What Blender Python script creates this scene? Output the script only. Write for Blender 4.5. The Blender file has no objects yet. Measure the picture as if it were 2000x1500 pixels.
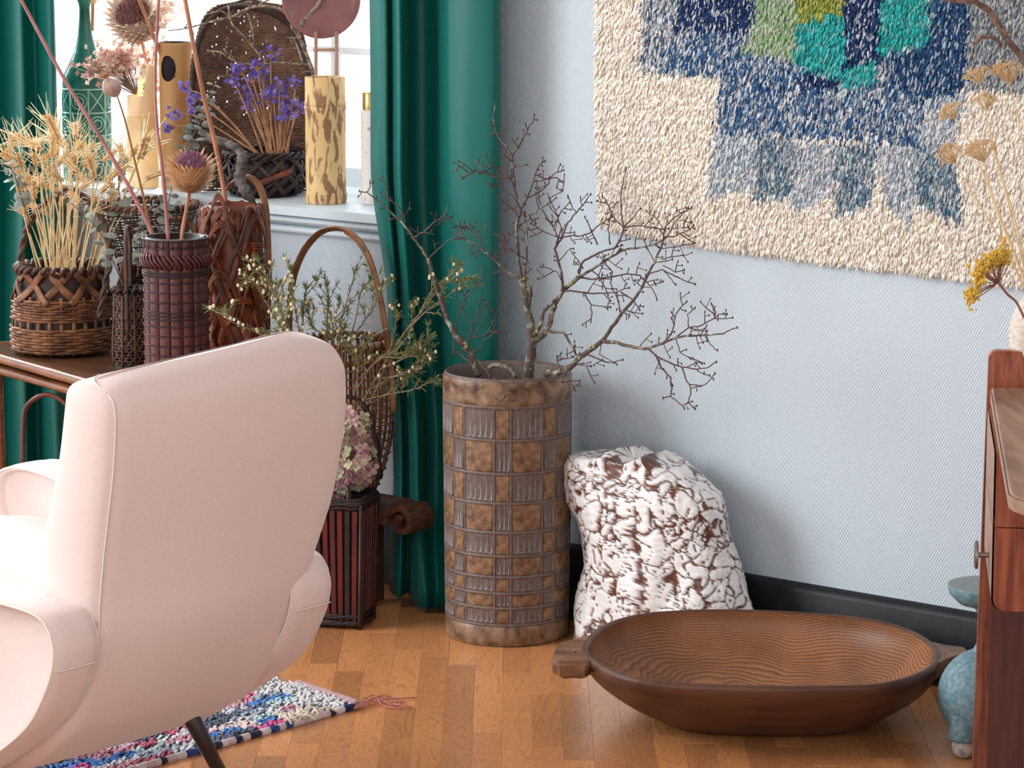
import bpy, bmesh, math, random
import numpy as np
from mathutils import Vector, noise, Matrix
random.seed(7); RNG = np.random.default_rng(11)
R = math.radians
SC = bpy.context.scene
COL = SC.collection
# ---------------------------------------------------------------- camera
FPX, YH, H = 6400.0, -305.0, 1.64
PITCH = math.atan((750 - YH) / FPX); CP, SP = math.cos(PITCH), math.sin(PITCH)
cam = bpy.data.objects.new('camera', bpy.data.cameras.new('camera')); COL.objects.link(cam)
cam.location = (0, 0, H); cam.rotation_euler = (math.pi/2 - PITCH, 0, 0)
cam.data.sensor_width = 36; cam.data.lens = 36 * FPX / 2000; cam.data.clip_end = 200
SC.camera = cam
# ---------------------------------------------------------------- light
w = bpy.data.worlds.new('overcast_sky'); SC.world = w; w.use_nodes = True
w.node_tree.nodes['Background'].inputs[0].default_value = (0.93, 0.97, 1.0, 1)
w.node_tree.nodes['Background'].inputs[1].default_value = 1.7
def area(name, loc, target, sx, sy, power, colr):
    l = bpy.data.lights.new(name, 'AREA'); l.shape = 'RECTANGLE'; l.size = sx; l.size_y = sy; l.energy = power; l.color = colr
    o = bpy.data.objects.new(name, l); COL.objects.link(o); o.location = loc
    o.rotation_euler = (Vector(target) - Vector(loc)).to_track_quat('-Z', 'Y').to_euler(); return o
sw = area('side_window_light', (-3.1, 5.7, 1.85), (0.7, 5.95, 0.6), 1.7, 1.9, 23, (0.95, 0.98, 1.0)); sw.data.spread = R(80)
# daylight falling in through the window behind the bamboo vases (the window wall runs along (0.773, -0.635))
area('window_daylight', (-1.45, 8.95, 1.75), (-0.55, 7.1, 0.55), 1.7, 1.0, 340, (0.95, 0.98, 1.0))
SC.view_settings.view_transform = 'Standard'; SC.view_settings.look = 'None'
SC.view_settings.exposure = 0.04; SC.view_settings.gamma = 1.0; SC.view_settings.use_curve_mapping = False

# ---------------------------------------------------------------- placing helpers: photo point -> place in the room
def ray(px, py):
    x, y = (px - 1000) / FPX, (750 - py) / FPX
    return Vector((x, CP + y*SP, y*CP - SP))
EYE = Vector((0, 0, H))
def P(px, py, zc): return EYE + ray(px, py) * zc
def Z(px, py, z=0.0):
    r = ray(px, py); return EYE + r * ((z - H) / r.z)
def PL(px, py, a, n):
    r = ray(px, py); return EYE + r * ((a - EYE).dot(n) / r.dot(n))
def DEP(v):
    d = v - EYE; return d.y*CP - d.z*SP
WA = Z(1118, 1200, 0)
_v = ray(-6900, YH); WU = -Vector((_v.x, _v.y, 0)).normalized(); WN = Vector((WU.y, -WU.x, 0))
if WN.y > 0: WN = -WN
def W(px, py, off=0.0): return PL(px, py, WA + WN*off, WN)
def wu(v): return (v - WA).dot(WU)
def wp(u, z, off=0.0): return WA + WU*u + WN*off + Vector((0, 0, z))
WROT = math.atan2(WU.y, WU.x)

# ---------------------------------------------------------------- materials
def srgb(r, g, b):
    f = lambda c: (c/255/12.92 if c <= 10 else ((c/255+0.055)/1.055)**2.4)
    return (f(r), f(g), f(b), 1)
MATS = {}
def mat(name, c1, c2=None, scale=30, rough=0.6, bump=0.0, bscale=None, stretch=(1, 1, 1), detail=4, spec=0.4, rand=0.0, mix=(0.35, 0.65), attr=None, sheen=0.0, metal=0.0, trans=0.0, coat=0.0, dist=0.0):
    """noise-mottled principled material in object space"""
    m = bpy.data.materials.new(name); m.use_nodes = True; MATS[name] = m
    nt = m.node_tree; N, L = nt.nodes, nt.links; b = N['Principled BSDF']
    b.inputs['Roughness'].default_value = rough; b.inputs['Specular IOR Level'].default_value = spec
    b.inputs['Metallic'].default_value = metal; b.inputs['Coat Weight'].default_value = coat
    if sheen: b.inputs['Sheen Weight'].default_value = sheen; b.inputs['Sheen Roughness'].default_value = 0.4
    tc = N.new('ShaderNodeTexCoord'); mp = N.new('ShaderNodeMapping'); mp.inputs['Scale'].default_value = stretch
    L.new(tc.outputs['Object'], mp.inputs['Vector'])
    out = None
    if attr:
        at = N.new('ShaderNodeAttribute'); at.attribute_name = attr; out = at.outputs['Color']
    if c2 is not None:
        nz = N.new('ShaderNodeTexNoise'); nz.inputs['Scale'].default_value = scale; nz.inputs['Detail'].default_value = detail; nz.inputs['Distortion'].default_value = dist
        L.new(mp.outputs[0], nz.inputs['Vector'])
        cr = N.new('ShaderNodeValToRGB'); e = cr.color_ramp.elements
        e[0].position, e[1].position = mix; e[0].color, e[1].color = c1, c2
        L.new(nz.outputs['Fac'], cr.inputs[0])
        if out is None: out = cr.outputs[0]
        else:
            mx = N.new('ShaderNodeMix'); mx.data_type = 'RGBA'; mx.blend_type = 'MULTIPLY'; mx.inputs[0].default_value = 1
            L.new(out, mx.inputs[6]); L.new(cr.outputs[0], mx.inputs[7]); out = mx.outputs[2]
    if rand:
        oi = N.new('ShaderNodeObjectInfo'); mr = N.new('ShaderNodeMapRange'); mr.inputs[3].default_value = 1-rand; mr.inputs[4].default_value = 1+rand
        L.new(oi.outputs['Random'], mr.inputs[0]); hs = N.new('ShaderNodeHueSaturation'); L.new(mr.outputs[0], hs.inputs['Value'])
        if out is None: hs.inputs['Color'].default_value = c1
        else: L.new(out, hs.inputs['Color'])
        out = hs.outputs[0]
    if out is None: b.inputs['Base Color'].default_value = c1
    else: L.new(out, b.inputs['Base Color'])
    if bump:
        nb = N.new('ShaderNodeTexNoise'); nb.inputs['Scale'].default_value = bscale or scale*2; nb.inputs['Detail'].default_value = 4
        L.new(mp.outputs[0], nb.inputs['Vector']); bp = N.new('ShaderNodeBump'); bp.inputs['Strength'].default_value = bump; bp.inputs['Distance'].default_value = 0.004
        L.new(nb.outputs['Fac'], bp.inputs['Height']); L.new(bp.outputs[0], b.inputs['Normal'])
    if trans:
        tl = N.new('ShaderNodeBsdfTranslucent'); ms = N.new('ShaderNodeMixShader'); ms.inputs[0].default_value = trans
        if out is not None: L.new(out, tl.inputs[0])
        else: tl.inputs[0].default_value = c1
        L.new(b.outputs[0], ms.inputs[1]); L.new(tl.outputs[0], ms.inputs[2]); L.new(ms.outputs[0], N['Material Output'].inputs[0])
    return m

# ---------------------------------------------------------------- mesh helpers
class MB:
    def __init__(s): s.v, s.f, s.c, s.cur = [], [], [], None
    def col(s, c): s.cur = c; return s
    def face(s, *ix): s.f.append(ix); s.c.append(s.cur)
    def grid(s, rows, closed=False, flip=False):
        b = len(s.v); n = len(rows[0])
        for r in rows: s.v.extend(tuple(p) for p in r)
        for i in range(len(rows)-1):
            for j in range(n if closed else n-1):
                k = (j+1) % n
                q = (b+i*n+j, b+i*n+k, b+(i+1)*n+k, b+(i+1)*n+j)
                s.face(*(q[::-1] if flip else q))
        return b
    def cap(s, b, n, flip=False):
        q = tuple(range(b, b+n)); s.face(*(q[::-1] if flip else q))
    def tube(s, pts, rad, n=6, caps=True, flat=None, up=None):
        pts = [Vector(p) for p in pts]
        if len(pts) < 2: return
        if not hasattr(rad, '__len__'): rad = [rad]*len(pts)
        t0 = (pts[1]-pts[0]).normalized()
        a = Vector(up) if up is not None else (Vector((0, 0, 1)) if abs(t0.z) < 0.9 else Vector((1, 0, 0)))
        nrm = (a - t0*a.dot(t0)).normalized(); rows = []
        for i, p in enumerate(pts):
            t = (pts[min(i+1, len(pts)-1)] - pts[max(i-1, 0)])
            if t.length < 1e-9: t = t0
            t = t.normalized(); nrm = (nrm - t*nrm.dot(t))
            if nrm.length < 1e-6: nrm = t.orthogonal()
            nrm.normalize(); bn = t.cross(nrm); fr = flat if flat else 1.0
            rows.append([p + (nrm*math.cos(2*math.pi*k/n)*fr + bn*math.sin(2*math.pi*k/n))*rad[i] for k in range(n)])
        b = s.grid(rows, True)
        if caps: s.cap(b, n, True); s.cap(b+n*(len(rows)-1), n)
    def lathe(s, prof, n=32, c=(0, 0, 0), cap0=True, cap1=True):
        rows = [[(c[0]+r*math.cos(2*math.pi*k/n), c[1]+r*math.sin(2*math.pi*k/n), c[2]+z) for k in range(n)] for r, z in prof]
        b = s.grid(rows, True)
        if cap0: s.cap(b, n, True)
        if cap1: s.cap(b+n*(len(rows)-1), n)
    def box(s, lo, hi, M=None):
        vs = [Vector((x, y, z)) for z in (lo[2], hi[2]) for y in (lo[1], hi[1]) for x in (lo[0], hi[0])]
        b = len(s.v); s.v.extend(tuple(M @ q) if M else tuple(q) for q in vs)
        for q in ((0, 2, 3, 1), (4, 5, 7, 6), (0, 1, 5, 4), (2, 6, 7, 3), (0, 4, 6, 2), (1, 3, 7, 5)): s.face(*(b+i for i in q))
    def ball(s, c, r, n=8, m=5, sq=(1, 1, 1), M=None):
        rows = []
        for i in range(m+1):
            a = math.pi*i/m; rr = max(math.sin(a), 0.02)
            row = [Vector((rr*math.cos(2*math.pi*k/n)*r*sq[0], rr*math.sin(2*math.pi*k/n)*r*sq[1], -math.cos(a)*r*sq[2])) for k in range(n)]
            rows.append([(M @ q if M else q) + Vector(c) for q in row])
        s.grid(rows, True)
    def quad(s, a, b, c, d):
        k = len(s.v); s.v.extend((tuple(a), tuple(b), tuple(c), tuple(d))); s.face(k, k+1, k+2, k+3)
    def mesh(s, name, m, smooth=True, sharp=None):
        me = bpy.data.meshes.new(name); me.from_pydata(s.v, [], s.f)
        if any(c is not None for c in s.c):
            at = me.color_attributes.new('col', 'FLOAT_COLOR', 'CORNER')
            cnt = [len(q) for q in s.f]
            arr = np.repeat(np.array([c if c is not None else (1, 1, 1, 1) for c in s.c], dtype=np.float32), cnt, axis=0)
            at.data.foreach_set('color', arr.ravel())
        if smooth:
            me.polygons.foreach_set('use_smooth', [True]*len(me.polygons))
            if sharp: me.set_sharp_from_angle(angle=R(sharp))
        me.materials.append(m); me.update(); return me
    def build(s, name, m, parent=None, smooth=True, sharp=None, kind=None, loc=None):
        """loc: world place of the object's origin (vertices are in world space when loc is given)"""
        if loc is not None:
            l = Vector(loc); s.v = [(x-l.x, y-l.y, z-l.z) for x, y, z in s.v]
        o = bpy.data.objects.new(name, s.mesh(name, m, smooth, sharp)); COL.objects.link(o)
        if loc is not None and parent is None: o.location = loc
        if parent is not None: o.parent = parent
        if kind: o['kind'] = kind
        return o
def tag(o, label, cat, group=None, kind=None):
    o['label'] = label; o['category'] = cat
    if group: o['group'] = group
    if kind: o['kind'] = kind
    return o
def thing(name, label, cat, loc=(0, 0, 0), rz=0, group=None):
    o = bpy.data.objects.new(name, None); COL.objects.link(o); o.location = loc; o.rotation_euler.z = rz; o.empty_display_size = 0.05
    return tag(o, label, cat, group)
def wpart(mb, name, m, root, **k):
    """part given in world coordinates under an unrotated thing"""
    l = root.location; mb.v = [(x-l.x, y-l.y, z-l.z) for x, y, z in mb.v]
    return mb.build(name, m, root, **k)
def struct(o): o['kind'] = 'structure'; return o
def copy_tree(o, parent=None):
    c = o.copy(); COL.objects.link(c); c.parent = parent
    for ch in [x for x in o.children]: copy_tree(ch, c)
    return c
def bez(pts, n=8):
    """Catmull-Rom through points"""
    pts = [Vector(p) for p in pts]
    if len(pts) < 3: return [pts[0].lerp(pts[-1], i/n) for i in range(n+1)]
    q = [pts[0]*2-pts[1]] + pts + [pts[-1]*2-pts[-2]]; out = []
    for i in range(1, len(q)-2):
        for k in range(n):
            t = k/n; a, b, c, d = q[i-1], q[i], q[i+1], q[i+2]
            out.append(((b*2) + (c-a)*t + (a*2-b*5+c*4-d)*t*t + (b*3-a-c*3+d)*t**3) * 0.5)
    out.append(pts[-1]); return out
def lerp(a, b, t): return a + (b-a)*t
def interp(x, xs, ys): return float(np.interp(x, xs, ys))
def pin(poly, x, y):
    """points (arrays x,y) inside polygon"""
    ins = np.zeros(x.shape, bool); n = len(poly)
    for i in range(n):
        x1, y1 = poly[i]; x2, y2 = poly[(i+1) % n]
        c = ((y1 > y) != (y2 > y)) & (x < (x2-x1)*(y-y1)/((y2-y1) or 1e-9) + x1); ins ^= c
    return ins
def jit(c, a):
    g = 1+random.uniform(-a, a); a *= 0.25; c = (c[0]*g, c[1]*g, c[2]*g)
    return (max(0, c[0]*(1+random.uniform(-a, a))), max(0, c[1]*(1+random.uniform(-a, a))), max(0, c[2]*(1+random.uniform(-a, a))), 1)
# ================================================================ SETTING
def wallpaper_material():
    m = bpy.data.materials.new('herringbone_wallpaper'); m.use_nodes = True; nt = m.node_tree; N, L = nt.nodes, nt.links; b = N['Principled BSDF']
    b.inputs['Base Color'].default_value = srgb(200, 213, 222); b.inputs['Roughness'].default_value = 0.55
    tc = N.new('ShaderNodeTexCoord'); sp = N.new('ShaderNodeSeparateXYZ'); L.new(tc.outputs['Object'], sp.inputs[0])
    def mth(op, a, bb=None, c=None):
        n = N.new('ShaderNodeMath'); n.operation = op
        for i, q in enumerate((a, bb, c)):
            if q is None: continue
            if isinstance(q, (int, float)): n.inputs[i].default_value = q
            else: L.new(q, n.inputs[i])
        return n.outputs[0]
    x, z = sp.outputs['X'], sp.outputs['Z']
    tri = mth('PINGPONG', x, 0.036)              # zigzag columns
    s1 = mth('SINE', mth('MULTIPLY', mth('ADD', z, mth('MULTIPLY', tri, 1.9)), 2*math.pi/0.0115))
    nz = N.new('ShaderNodeTexNoise'); nz.inputs['Scale'].default_value = 60; L.new(tc.outputs['Object'], nz.inputs['Vector'])
    h = mth('ADD', s1, mth('MULTIPLY', nz.outputs['Fac'], 1.2))
    bp = N.new('ShaderNodeBump'); bp.inputs['Strength'].default_value = 0.35; bp.inputs['Distance'].default_value = 0.0016
    L.new(h, bp.inputs['Height']); L.new(bp.outputs[0], b.inputs['Normal']); return m
M_wall = wallpaper_material()
M_white = mat('white_gloss_paint', srgb(238, 241, 243), rough=0.35)
M_sill = mat('pale_blue_sill_paint', srgb(214, 226, 233), rough=0.4)
M_black = mat('black_gloss_paint', srgb(22, 23, 28), srgb(32, 33, 39), scale=14, rough=0.45, bump=0.15, bscale=40, spec=0.25)
M_plaster = mat('white_plaster', srgb(236, 236, 234), rough=0.9)
# walls as one slab each; the window wall is made of four pieces round its opening
SILLZ = W(620, 409, 0.045).z
U0, U1 = wu(W(-700, 300)), wu(W(800, 300)); ZT = 2.15
wall = bpy.data.objects.new('wall_back', None)
mb = MB()
def wbox(mb, u0, u1, n0, n1, z0, z1):   # wall frame: x = u, y = -n
    mb.box((u0, -n1, z0), (u1, -n0, z1))
for a in ((-2.6, U0, 0, 2.6), (U1, 2.4, 0, 2.6), (U0, U1, 0, SILLZ-0.035), (U0, U1, ZT, 2.6)):
    wbox(mb, a[0], a[1], -0.46, 0.0, a[2], a[3])
def wob(mb, name, m, parent=None, **k):
    o = mb.build(name, m, parent, **k)
    if parent is None: o.location = WA; o.rotation_euler.z = WROT
    return o
struct(wob(mb, 'wall_back', M_wall, smooth=False))
# window: sill board with moulding, frame, casements, glass
win = struct(thing('window_1', 'white painted casement window with a deep sill between teal curtains', 'window', WA, WROT)); del win['category']
mb = MB(); wbox(mb, U0-0.03, U1+0.03, -0.44, 0.045, SILLZ-0.02, SILLZ); sill = mb.build('sill', M_sill, win, smooth=False)
mb = MB()
for z0, z1, n in ((SILLZ-0.043, SILLZ-0.0215, 0.034), (SILLZ-0.066, SILLZ-0.047, 0.02)):
    pts = [(n*1.0*math.cos(a)**0.7 if math.cos(a) > 0 else 0, (z0+z1)/2+(z1-z0)/2*math.sin(a)) for a in np.linspace(-math.pi/2, math.pi/2, 9)]
    mb.grid([[(u, -q[0], q[1]) for q in pts] for u in (U0-0.03, U1+0.03)], flip=True)
mb.build('moulding', M_sill, sill)
mb = MB()
UV = [lerp(U0, U1, .25), wu(W(560, 120, -0.39)), wu(W(657, 120, -0.39))]; ZV = [W(640, 97, -0.39).z, SILLZ+0.98]
for a in ((U0, U1, SILLZ, SILLZ+0.045), (U0, U1, ZT-0.06, ZT), (U0, U0+0.06, SILLZ, ZT), (U1-0.06, U1, SILLZ, ZT)):
    wbox(mb, a[0], a[1], -0.42, -0.365, a[2], a[3])
mb.build('frame', M_white, win, smooth=False)
mb = MB()
for u in UV: wbox(mb, u-0.008, u+0.008, -0.40, -0.38, SILLZ, ZT)
for z, a in zip(ZV, (UV[1], U0)): wbox(mb, a, U1, -0.40, -0.38, z-0.008, z+0.008)
mb.build('glazing_bar', M_white, win, smooth=False)
M_glass = bpy.data.materials.new('window_glass'); M_glass.use_nodes = True
nt = M_glass.node_tree; nt.nodes.remove(nt.nodes['Principled BSDF'])
_t = nt.nodes.new('ShaderNodeBsdfTransparent'); _g = nt.nodes.new('ShaderNodeBsdfGlossy'); _g.inputs['Roughness'].default_value = 0.02; _f = nt.nodes.new('ShaderNodeFresnel'); _f.inputs[0].default_value = 1.2
_m = nt.nodes.new('ShaderNodeMixShader'); nt.links.new(_f.outputs[0], _m.inputs[0]); nt.links.new(_t.outputs[0], _m.inputs[1]); nt.links.new(_g.outputs[0], _m.inputs[2]); nt.links.new(_m.outputs[0], nt.nodes['Material Output'].inputs[0])
ug = [U0+0.06] + UV + [U1-0.06]; zg = [SILLZ+0.045] + ZV + [ZT-0.06]
for i in range(4):
    zc_ = zg if i > 1 else [zg[0]] + zg[2:]
    for j in range(len(zc_)-1):
        mb = MB(); wbox(mb, ug[i], ug[i+1], -0.3915, -0.3885, zc_[j], zc_[j+1]); mb.build('pane', M_glass, win, smooth=False)
# baseboard: black, rounded top edge
mb = MB(); BZ = 0.157
prof = [(0, 0), (0.022, 0), (0.022, BZ-0.016), (0.017, BZ-0.006), (0.008, BZ), (0, BZ)]
mb.grid([[(u, -q[0], q[1]) for q in prof] for u in (-2.6, 2.4)], flip=True)
struct(wob(mb, 'baseboard_back', M_black, sharp=50))
# ceiling and side walls of the room
mb = MB(); mb.box((-3.4, 2.4, 2.6), (3.6, 9.5, 2.7)); struct(mb.build('ceiling', M_plaster, smooth=False))
mb = MB(); mb.box((2.3, 2.4, 0), (2.45, 7.0, 2.6)); struct(mb.build('wall_right', M_plaster, smooth=False))
mb = MB(); mb.box((-3.45, 2.4, 0), (-3.3, 4.4, 2.6)); struct(mb.build('wall_left', M_plaster, smooth=False))
# ---- floor: sub-floor slab with single oak strips laid on it where the photograph shows them
def oak_material(name, plank):
    m = bpy.data.materials.new(name); m.use_nodes = True; nt = m.node_tree; N, L = nt.nodes, nt.links; b = N['Principled BSDF']
    b.inputs['Roughness'].default_value = 0.3; b.inputs['Coat Weight'].default_value = 0.25; b.inputs['Coat Roughness'].default_value = 0.2
    tc = N.new('ShaderNodeTexCoord'); oi = N.new('ShaderNodeObjectInfo'); mp = N.new('ShaderNodeMapping'); mp.inputs['Scale'].default_value = (1, 0.16, 1)
    ad = N.new('ShaderNodeVectorMath'); ad.operation = 'MULTIPLY_ADD'; ad.inputs[1].default_value = (7, 13, 5)
    L.new(oi.outputs['Random'], ad.inputs[0]); L.new(tc.outputs['Object'], ad.inputs[2]); L.new(ad.outputs[0], mp.inputs[0])
    wv = N.new('ShaderNodeTexNoise'); wv.inputs['Scale'].default_value = 22; wv.inputs['Detail'].default_value = 2; wv.inputs['Distortion'].default_value = 0.6; L.new(mp.outputs[0], wv.inputs['Vector'])
    ml = N.new('ShaderNodeMath'); ml.operation = 'MULTIPLY'; ml.inputs[1].default_value = 26; L.new(wv.outputs['Fac'], ml.inputs[0])
    fr = N.new('ShaderNodeMath'); fr.operation = 'PINGPONG'; fr.inputs[1].default_value = 1; L.new(ml.outputs[0], fr.inputs[0])
    pw = N.new('ShaderNodeMath'); pw.operation = 'POWER'; pw.inputs[1].default_value = 4; L.new(fr.outputs[0], pw.inputs[0])
    fine = N.new('ShaderNodeTexNoise'); fine.inputs['Scale'].default_value = 260; fine.inputs['Detail'].default_value = 3; L.new(mp.outputs[0], fine.inputs['Vector'])
    cr = N.new('ShaderNodeValToRGB'); cr.color_ramp.elements[0].color = srgb(220, 156, 102); cr.color_ramp.elements[1].color = srgb(162, 98, 58)
    mm = N.new('ShaderNodeMath'); mm.operation = 'MULTIPLY_ADD'; mm.inputs[1].default_value = 0.42; L.new(pw.outputs[0], mm.inputs[0])
    f2 = N.new('ShaderNodeMath'); f2.operation = 'MULTIPLY'; f2.inputs[1].default_value = 0.5; L.new(fine.outputs['Fac'], f2.inputs[0]); L.new(f2.outputs[0], mm.inputs[2])
    L.new(mm.outputs[0], cr.inputs[0])
    hs = N.new('ShaderNodeHueSaturation'); mr = N.new('ShaderNodeMapRange'); mr.inputs[3].default_value = 0.80; mr.inputs[4].default_value = 1.30
    L.new(oi.outputs['Random'], mr.inputs[0]); L.new(mr.outputs[0], hs.inputs['Value']); L.new(cr.outputs[0], hs.inputs['Color']); L.new(hs.outputs[0], b.inputs['Base Color'])
    bp = N.new('ShaderNodeBump'); bp.inputs['Strength'].default_value = 0.12; bp.inputs['Distance'].default_value = 0.001; L.new(mm.outputs[0], bp.inputs['Height']); L.new(bp.outputs[0], b.inputs['Normal'])
    return m
M_oak = oak_material('oiled_oak_strip', True)
M_oakbase = mat('oak_floor_base', srgb(158, 98, 58), srgb(196, 134, 84), scale=16, stretch=(1, .15, 1), rough=0.35)
mb = MB(); mb.box((-3.4, -1.5, -0.06), (3.6, 9.5, -0.0065)); floor = struct(mb.build('floor', M_oakbase, smooth=False))
SW = 0.0560; lens = (0.30, 0.42, 0.36); pm = []
for ln in (0.22, 0.30, 0.38, 0.46):
    mb = MB(); w2, l2, c = SW/2-0.0001, ln/2-0.0001, 0.0004
    rows = [[(-a, -bb, z), (a, -bb, z), (a, bb, z), (-a, bb, z)] for a, bb, z in ((w2, l2, -0.006), (w2, l2, -c), (w2-c, l2-c, 0))]
    b0 = mb.grid(rows, True); mb.cap(b0+8, 4); pm.append((ln, mb.mesh('plank', M_oak, smooth=False)))
X0 = Z(924, 1401, 0).x
for i in range(-19, 18):
    x = X0 + SW*(i+0.5); y = 5.30 + random.uniform(-0.3, 0)
    while y < 7.5:
        ln, me = random.choice(pm); yc = y+ln/2
        pxx = 1000+FPX*x/(yc*CP+H*SP); q = Vector((x, yc, 0)); near = (q-WA).dot(WN)
        if (5.42 < yc < 7.0 and -70 < pxx < 2100 and near > -0.02 and not (pxx < 470 and yc > 6.45)):
            o = bpy.data.objects.new('plank', me); COL.objects.link(o); o.parent = floor; o.location = (x, yc, random.uniform(-0.0004, 0))
        y += ln
# ================================================================ ARMCHAIR (seen from behind)
M_linen = mat('pale_pink_linen', srgb(232, 212, 206), srgb(227, 207, 201), scale=240, rough=0.85, bump=0.2, bscale=1400, sheen=0.5, spec=0.15)
M_pipe = mat('linen_piping', srgb(232, 220, 212), rough=0.9)
M_darkleg = mat('dark_brown_metal_leg', srgb(52, 40, 38), rough=0.4)
CA = R(40); CL = Vector((math.sin(CA), math.cos(CA), 0)); CF = Vector((-CL.y, CL.x, 0))
C0 = P(188, 1190, 5.75); C0.z = 0
chair = thing('armchair', 'pale pink upholstered armchair seen from behind on splayed dark legs', 'armchair', EYE + (C0 - EYE)*0.904)
chair.location.z = 0
def cw(l, f, z): return EYE + (C0 + CL*l + CF*f + Vector((0, 0, z)) - EYE)*0.904
# rear profile: height -> forward offset of the rear face, left and right edge, thickness, crown
zs = [-0.062, -0.05, -0.02, 0.03, 0.077, 0.17, 0.268, 0.315, 0.40, 0.446, 0.567, 0.658, 0.690, 0.705, 0.716]
rf = [0.46, 0.34, 0.215, 0.135, 0.084, 0.035, 0.005, 0.0, -0.012, -0.02, -0.042, -0.050, -0.038, -0.020, 0.012]
l0 = [0.08, 0.05, 0.02, 0.005, 0, 0, 0, 0, 0, 0, 0, 0, 0.004, 0.014, 0.04]
l1 = [0.41, 0.44, 0.468, 0.490, 0.503, 0.525, 0.545, 0.566, 0.596, 0.606, 0.612, 0.606, 0.597, 0.585, 0.56]
th = [0.03, 0.10, 0.16, 0.17, 0.18, 0.18, 0.18, 0.178, 0.170, 0.165, 0.152, 0.142, 0.125, 0.09, 0.02]
cr = [0]*10 + [0.004, 0.014, 0.026, 0.034, 0.039]
def sm(tab):
    p = bez([(z, t, 0) for z, t in zip(zs, tab)], 8); return [q.x for q in p], [q.y for q in p]
_t = [sm(x) for x in (rf, l0, l1, th, cr)]
def back_pt(z, s, side):   # s across 0..1, side 0 rear 1 front
    f0, a, b, t, c = (interp(z, *q) for q in _t); sc = min(1, max(0, s))
    bow = -0.03*math.sin(math.pi*sc)*min(1, max(0.3, (z+0.05)/0.3)); thin = lerp(1.0, 0.62, max(0, sc*2-1))
    return cw(lerp(a, b, s), f0 + bow + side*t*thin, z + c*(sc**0.55)*(1 if sc < .80 else 1 - .75*(1-math.sqrt(max(0, 1-((sc-.80)/.20)**2)))))
def back_ring(z):
    pts = []; n = 18
    for i in range(n+1): pts.append(back_pt(z, lerp(0.012, 0.965, i/n), 0.0))
    for i in range(1, 9):
        a = math.pi*i/9; pts.append(back_pt(z, 0.965+0.035*math.sin(a), 0.5-0.5*math.cos(a)))
    for i in range(n+1): pts.append(back_pt(z, lerp(0.965, 0.03, i/n), 1.0))
    for i in range(1, 8): pts.append(back_pt(z, lerp(0.03, 0.012, i/8)-0.03*math.sin(math.pi*i/8)**0.6, 1-i/8))
    return pts
zz = sorted(set(list(np.linspace(-0.062, 0.0, 12)) + list(np.linspace(0.0, 0.65, 26)) + list(np.linspace(0.65, 0.716, 14))))
mb = MB(); rings = [back_ring(z) for z in zz]; n = len(rings[0])
mb.grid(rings, True)
top = rings[-1]; c = sum(top, Vector())/n
mb.grid([top, [c.lerp(q, 0.5)+Vector((0, 0, 0.002)) for q in top], [c.lerp(q, 0.02)+Vector((0, 0, 0.003)) for q in top]], True)
bot = rings[0]; c2 = sum(bot, Vector())/n; mb.grid([[c2.lerp(q, 0.02) for q in bot], bot], True)
back = wpart(mb, 'backrest', M_linen, chair)
mb = MB(); pts = [back_pt(z, 0.010, 0) - CF*0.001 for z in np.linspace(0.25, 0.675, 40)]
for t in np.linspace(0.04, 1, 14): pts.append(back_pt(0.675+0.040*t**0.7, 0.010+0.01*t, 0.05*t+0.85*t*t) + Vector((0, 0, 0.003)) - CF*0.0008*(1-t))
mb.tube(pts, 0.0016, 5); o = wpart(mb, 'piping', M_pipe, chair); o.parent = back; o.location = (0, 0, 0)
# arms: padded loops standing at each side, with an inset side panel
arm_out = [(0.000, 0.288), (0.028, 0.314), (0.10, 0.324), (0.25, 0.329), (0.45, 0.355), (0.62, 0.39), (0.75, 0.405), (0.82, 0.385), (0.83, 0.33), (0.77, 0.24), (0.66, 0.12), (0.54, 0.01), (0.42, -0.055), (0.33, -0.05), (0.25, -0.016), (0.136, 0.056), (0.06, 0.118), (0.01, 0.196), (-0.006, 0.25)]
loop = bez([(f, z, 0) for f, z in arm_out + arm_out[:1]], 6)[:-1]; cf = Vector((0.40, 0.20, 0))
def arm(lc, sgn):
    rows = []; hw = 0.052
    def off(q, k):   # inward offset by k metres
        d = Vector((q.x-cf.x, q.y-cf.y, 0)); return cf + d*(1 - k/max(d.length, 0.05))
    for dl, k in ((-0.97, 0.012), (-1.0, 0.004), (-0.96, 0.0005), (-0.5, -0.003), (0, -0.004), (0.5, -0.003), (0.96, 0.0005), (1.0, 0.004), (0.97, 0.012)):
        rows.append([cw(lc + dl*hw, off(q, k).x, off(q, k).y) for q in loop])
    mb = MB(); mb.grid(rows, True); a = wpart(mb, 'armrest', M_linen, chair)
    for k2, r_ in ((-1.0, 0), (1.0, 8)):
        mb = MB(); ring = rows[r_]; i1 = [cw(lc + k2*(hw-0.012), off(q, .018).x, off(q, .018).y) for q in loop]; cc = cw(lc + k2*(hw-0.006), cf.x, cf.y)
        mb.grid([ring, i1, [cc.lerp(q, 0.6) for q in i1], [cc.lerp(q, 0.03) for q in i1]], True, flip=k2 > 0)
        p = wpart(mb, 'side_panel', M_linen, chair); p.parent = a; p.location = (0, 0, 0)
        mb = MB(); e = rows[1 if k2 < 0 else 7]; mb.tube(e + e[:1], 0.0024, 6, caps=False); p = wpart(mb, 'piping', M_pipe, chair); p.parent = a; p.location = (0, 0, 0)
    mb = MB(); mb.tube([cw(lc + d*hw, off(Vector((-0.004, 0.224, 0)), -0.004).x + 0.004*abs(d)**3, 0.222) for d in np.linspace(-1, 1, 9)], 0.0014, 4)
    p = wpart(mb, 'piping', M_pipe, chair); p.parent = a; p.location = (0, 0, 0)
arm(-0.052, -1); arm(0.543, 1)
mb = MB(); rows = []
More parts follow.
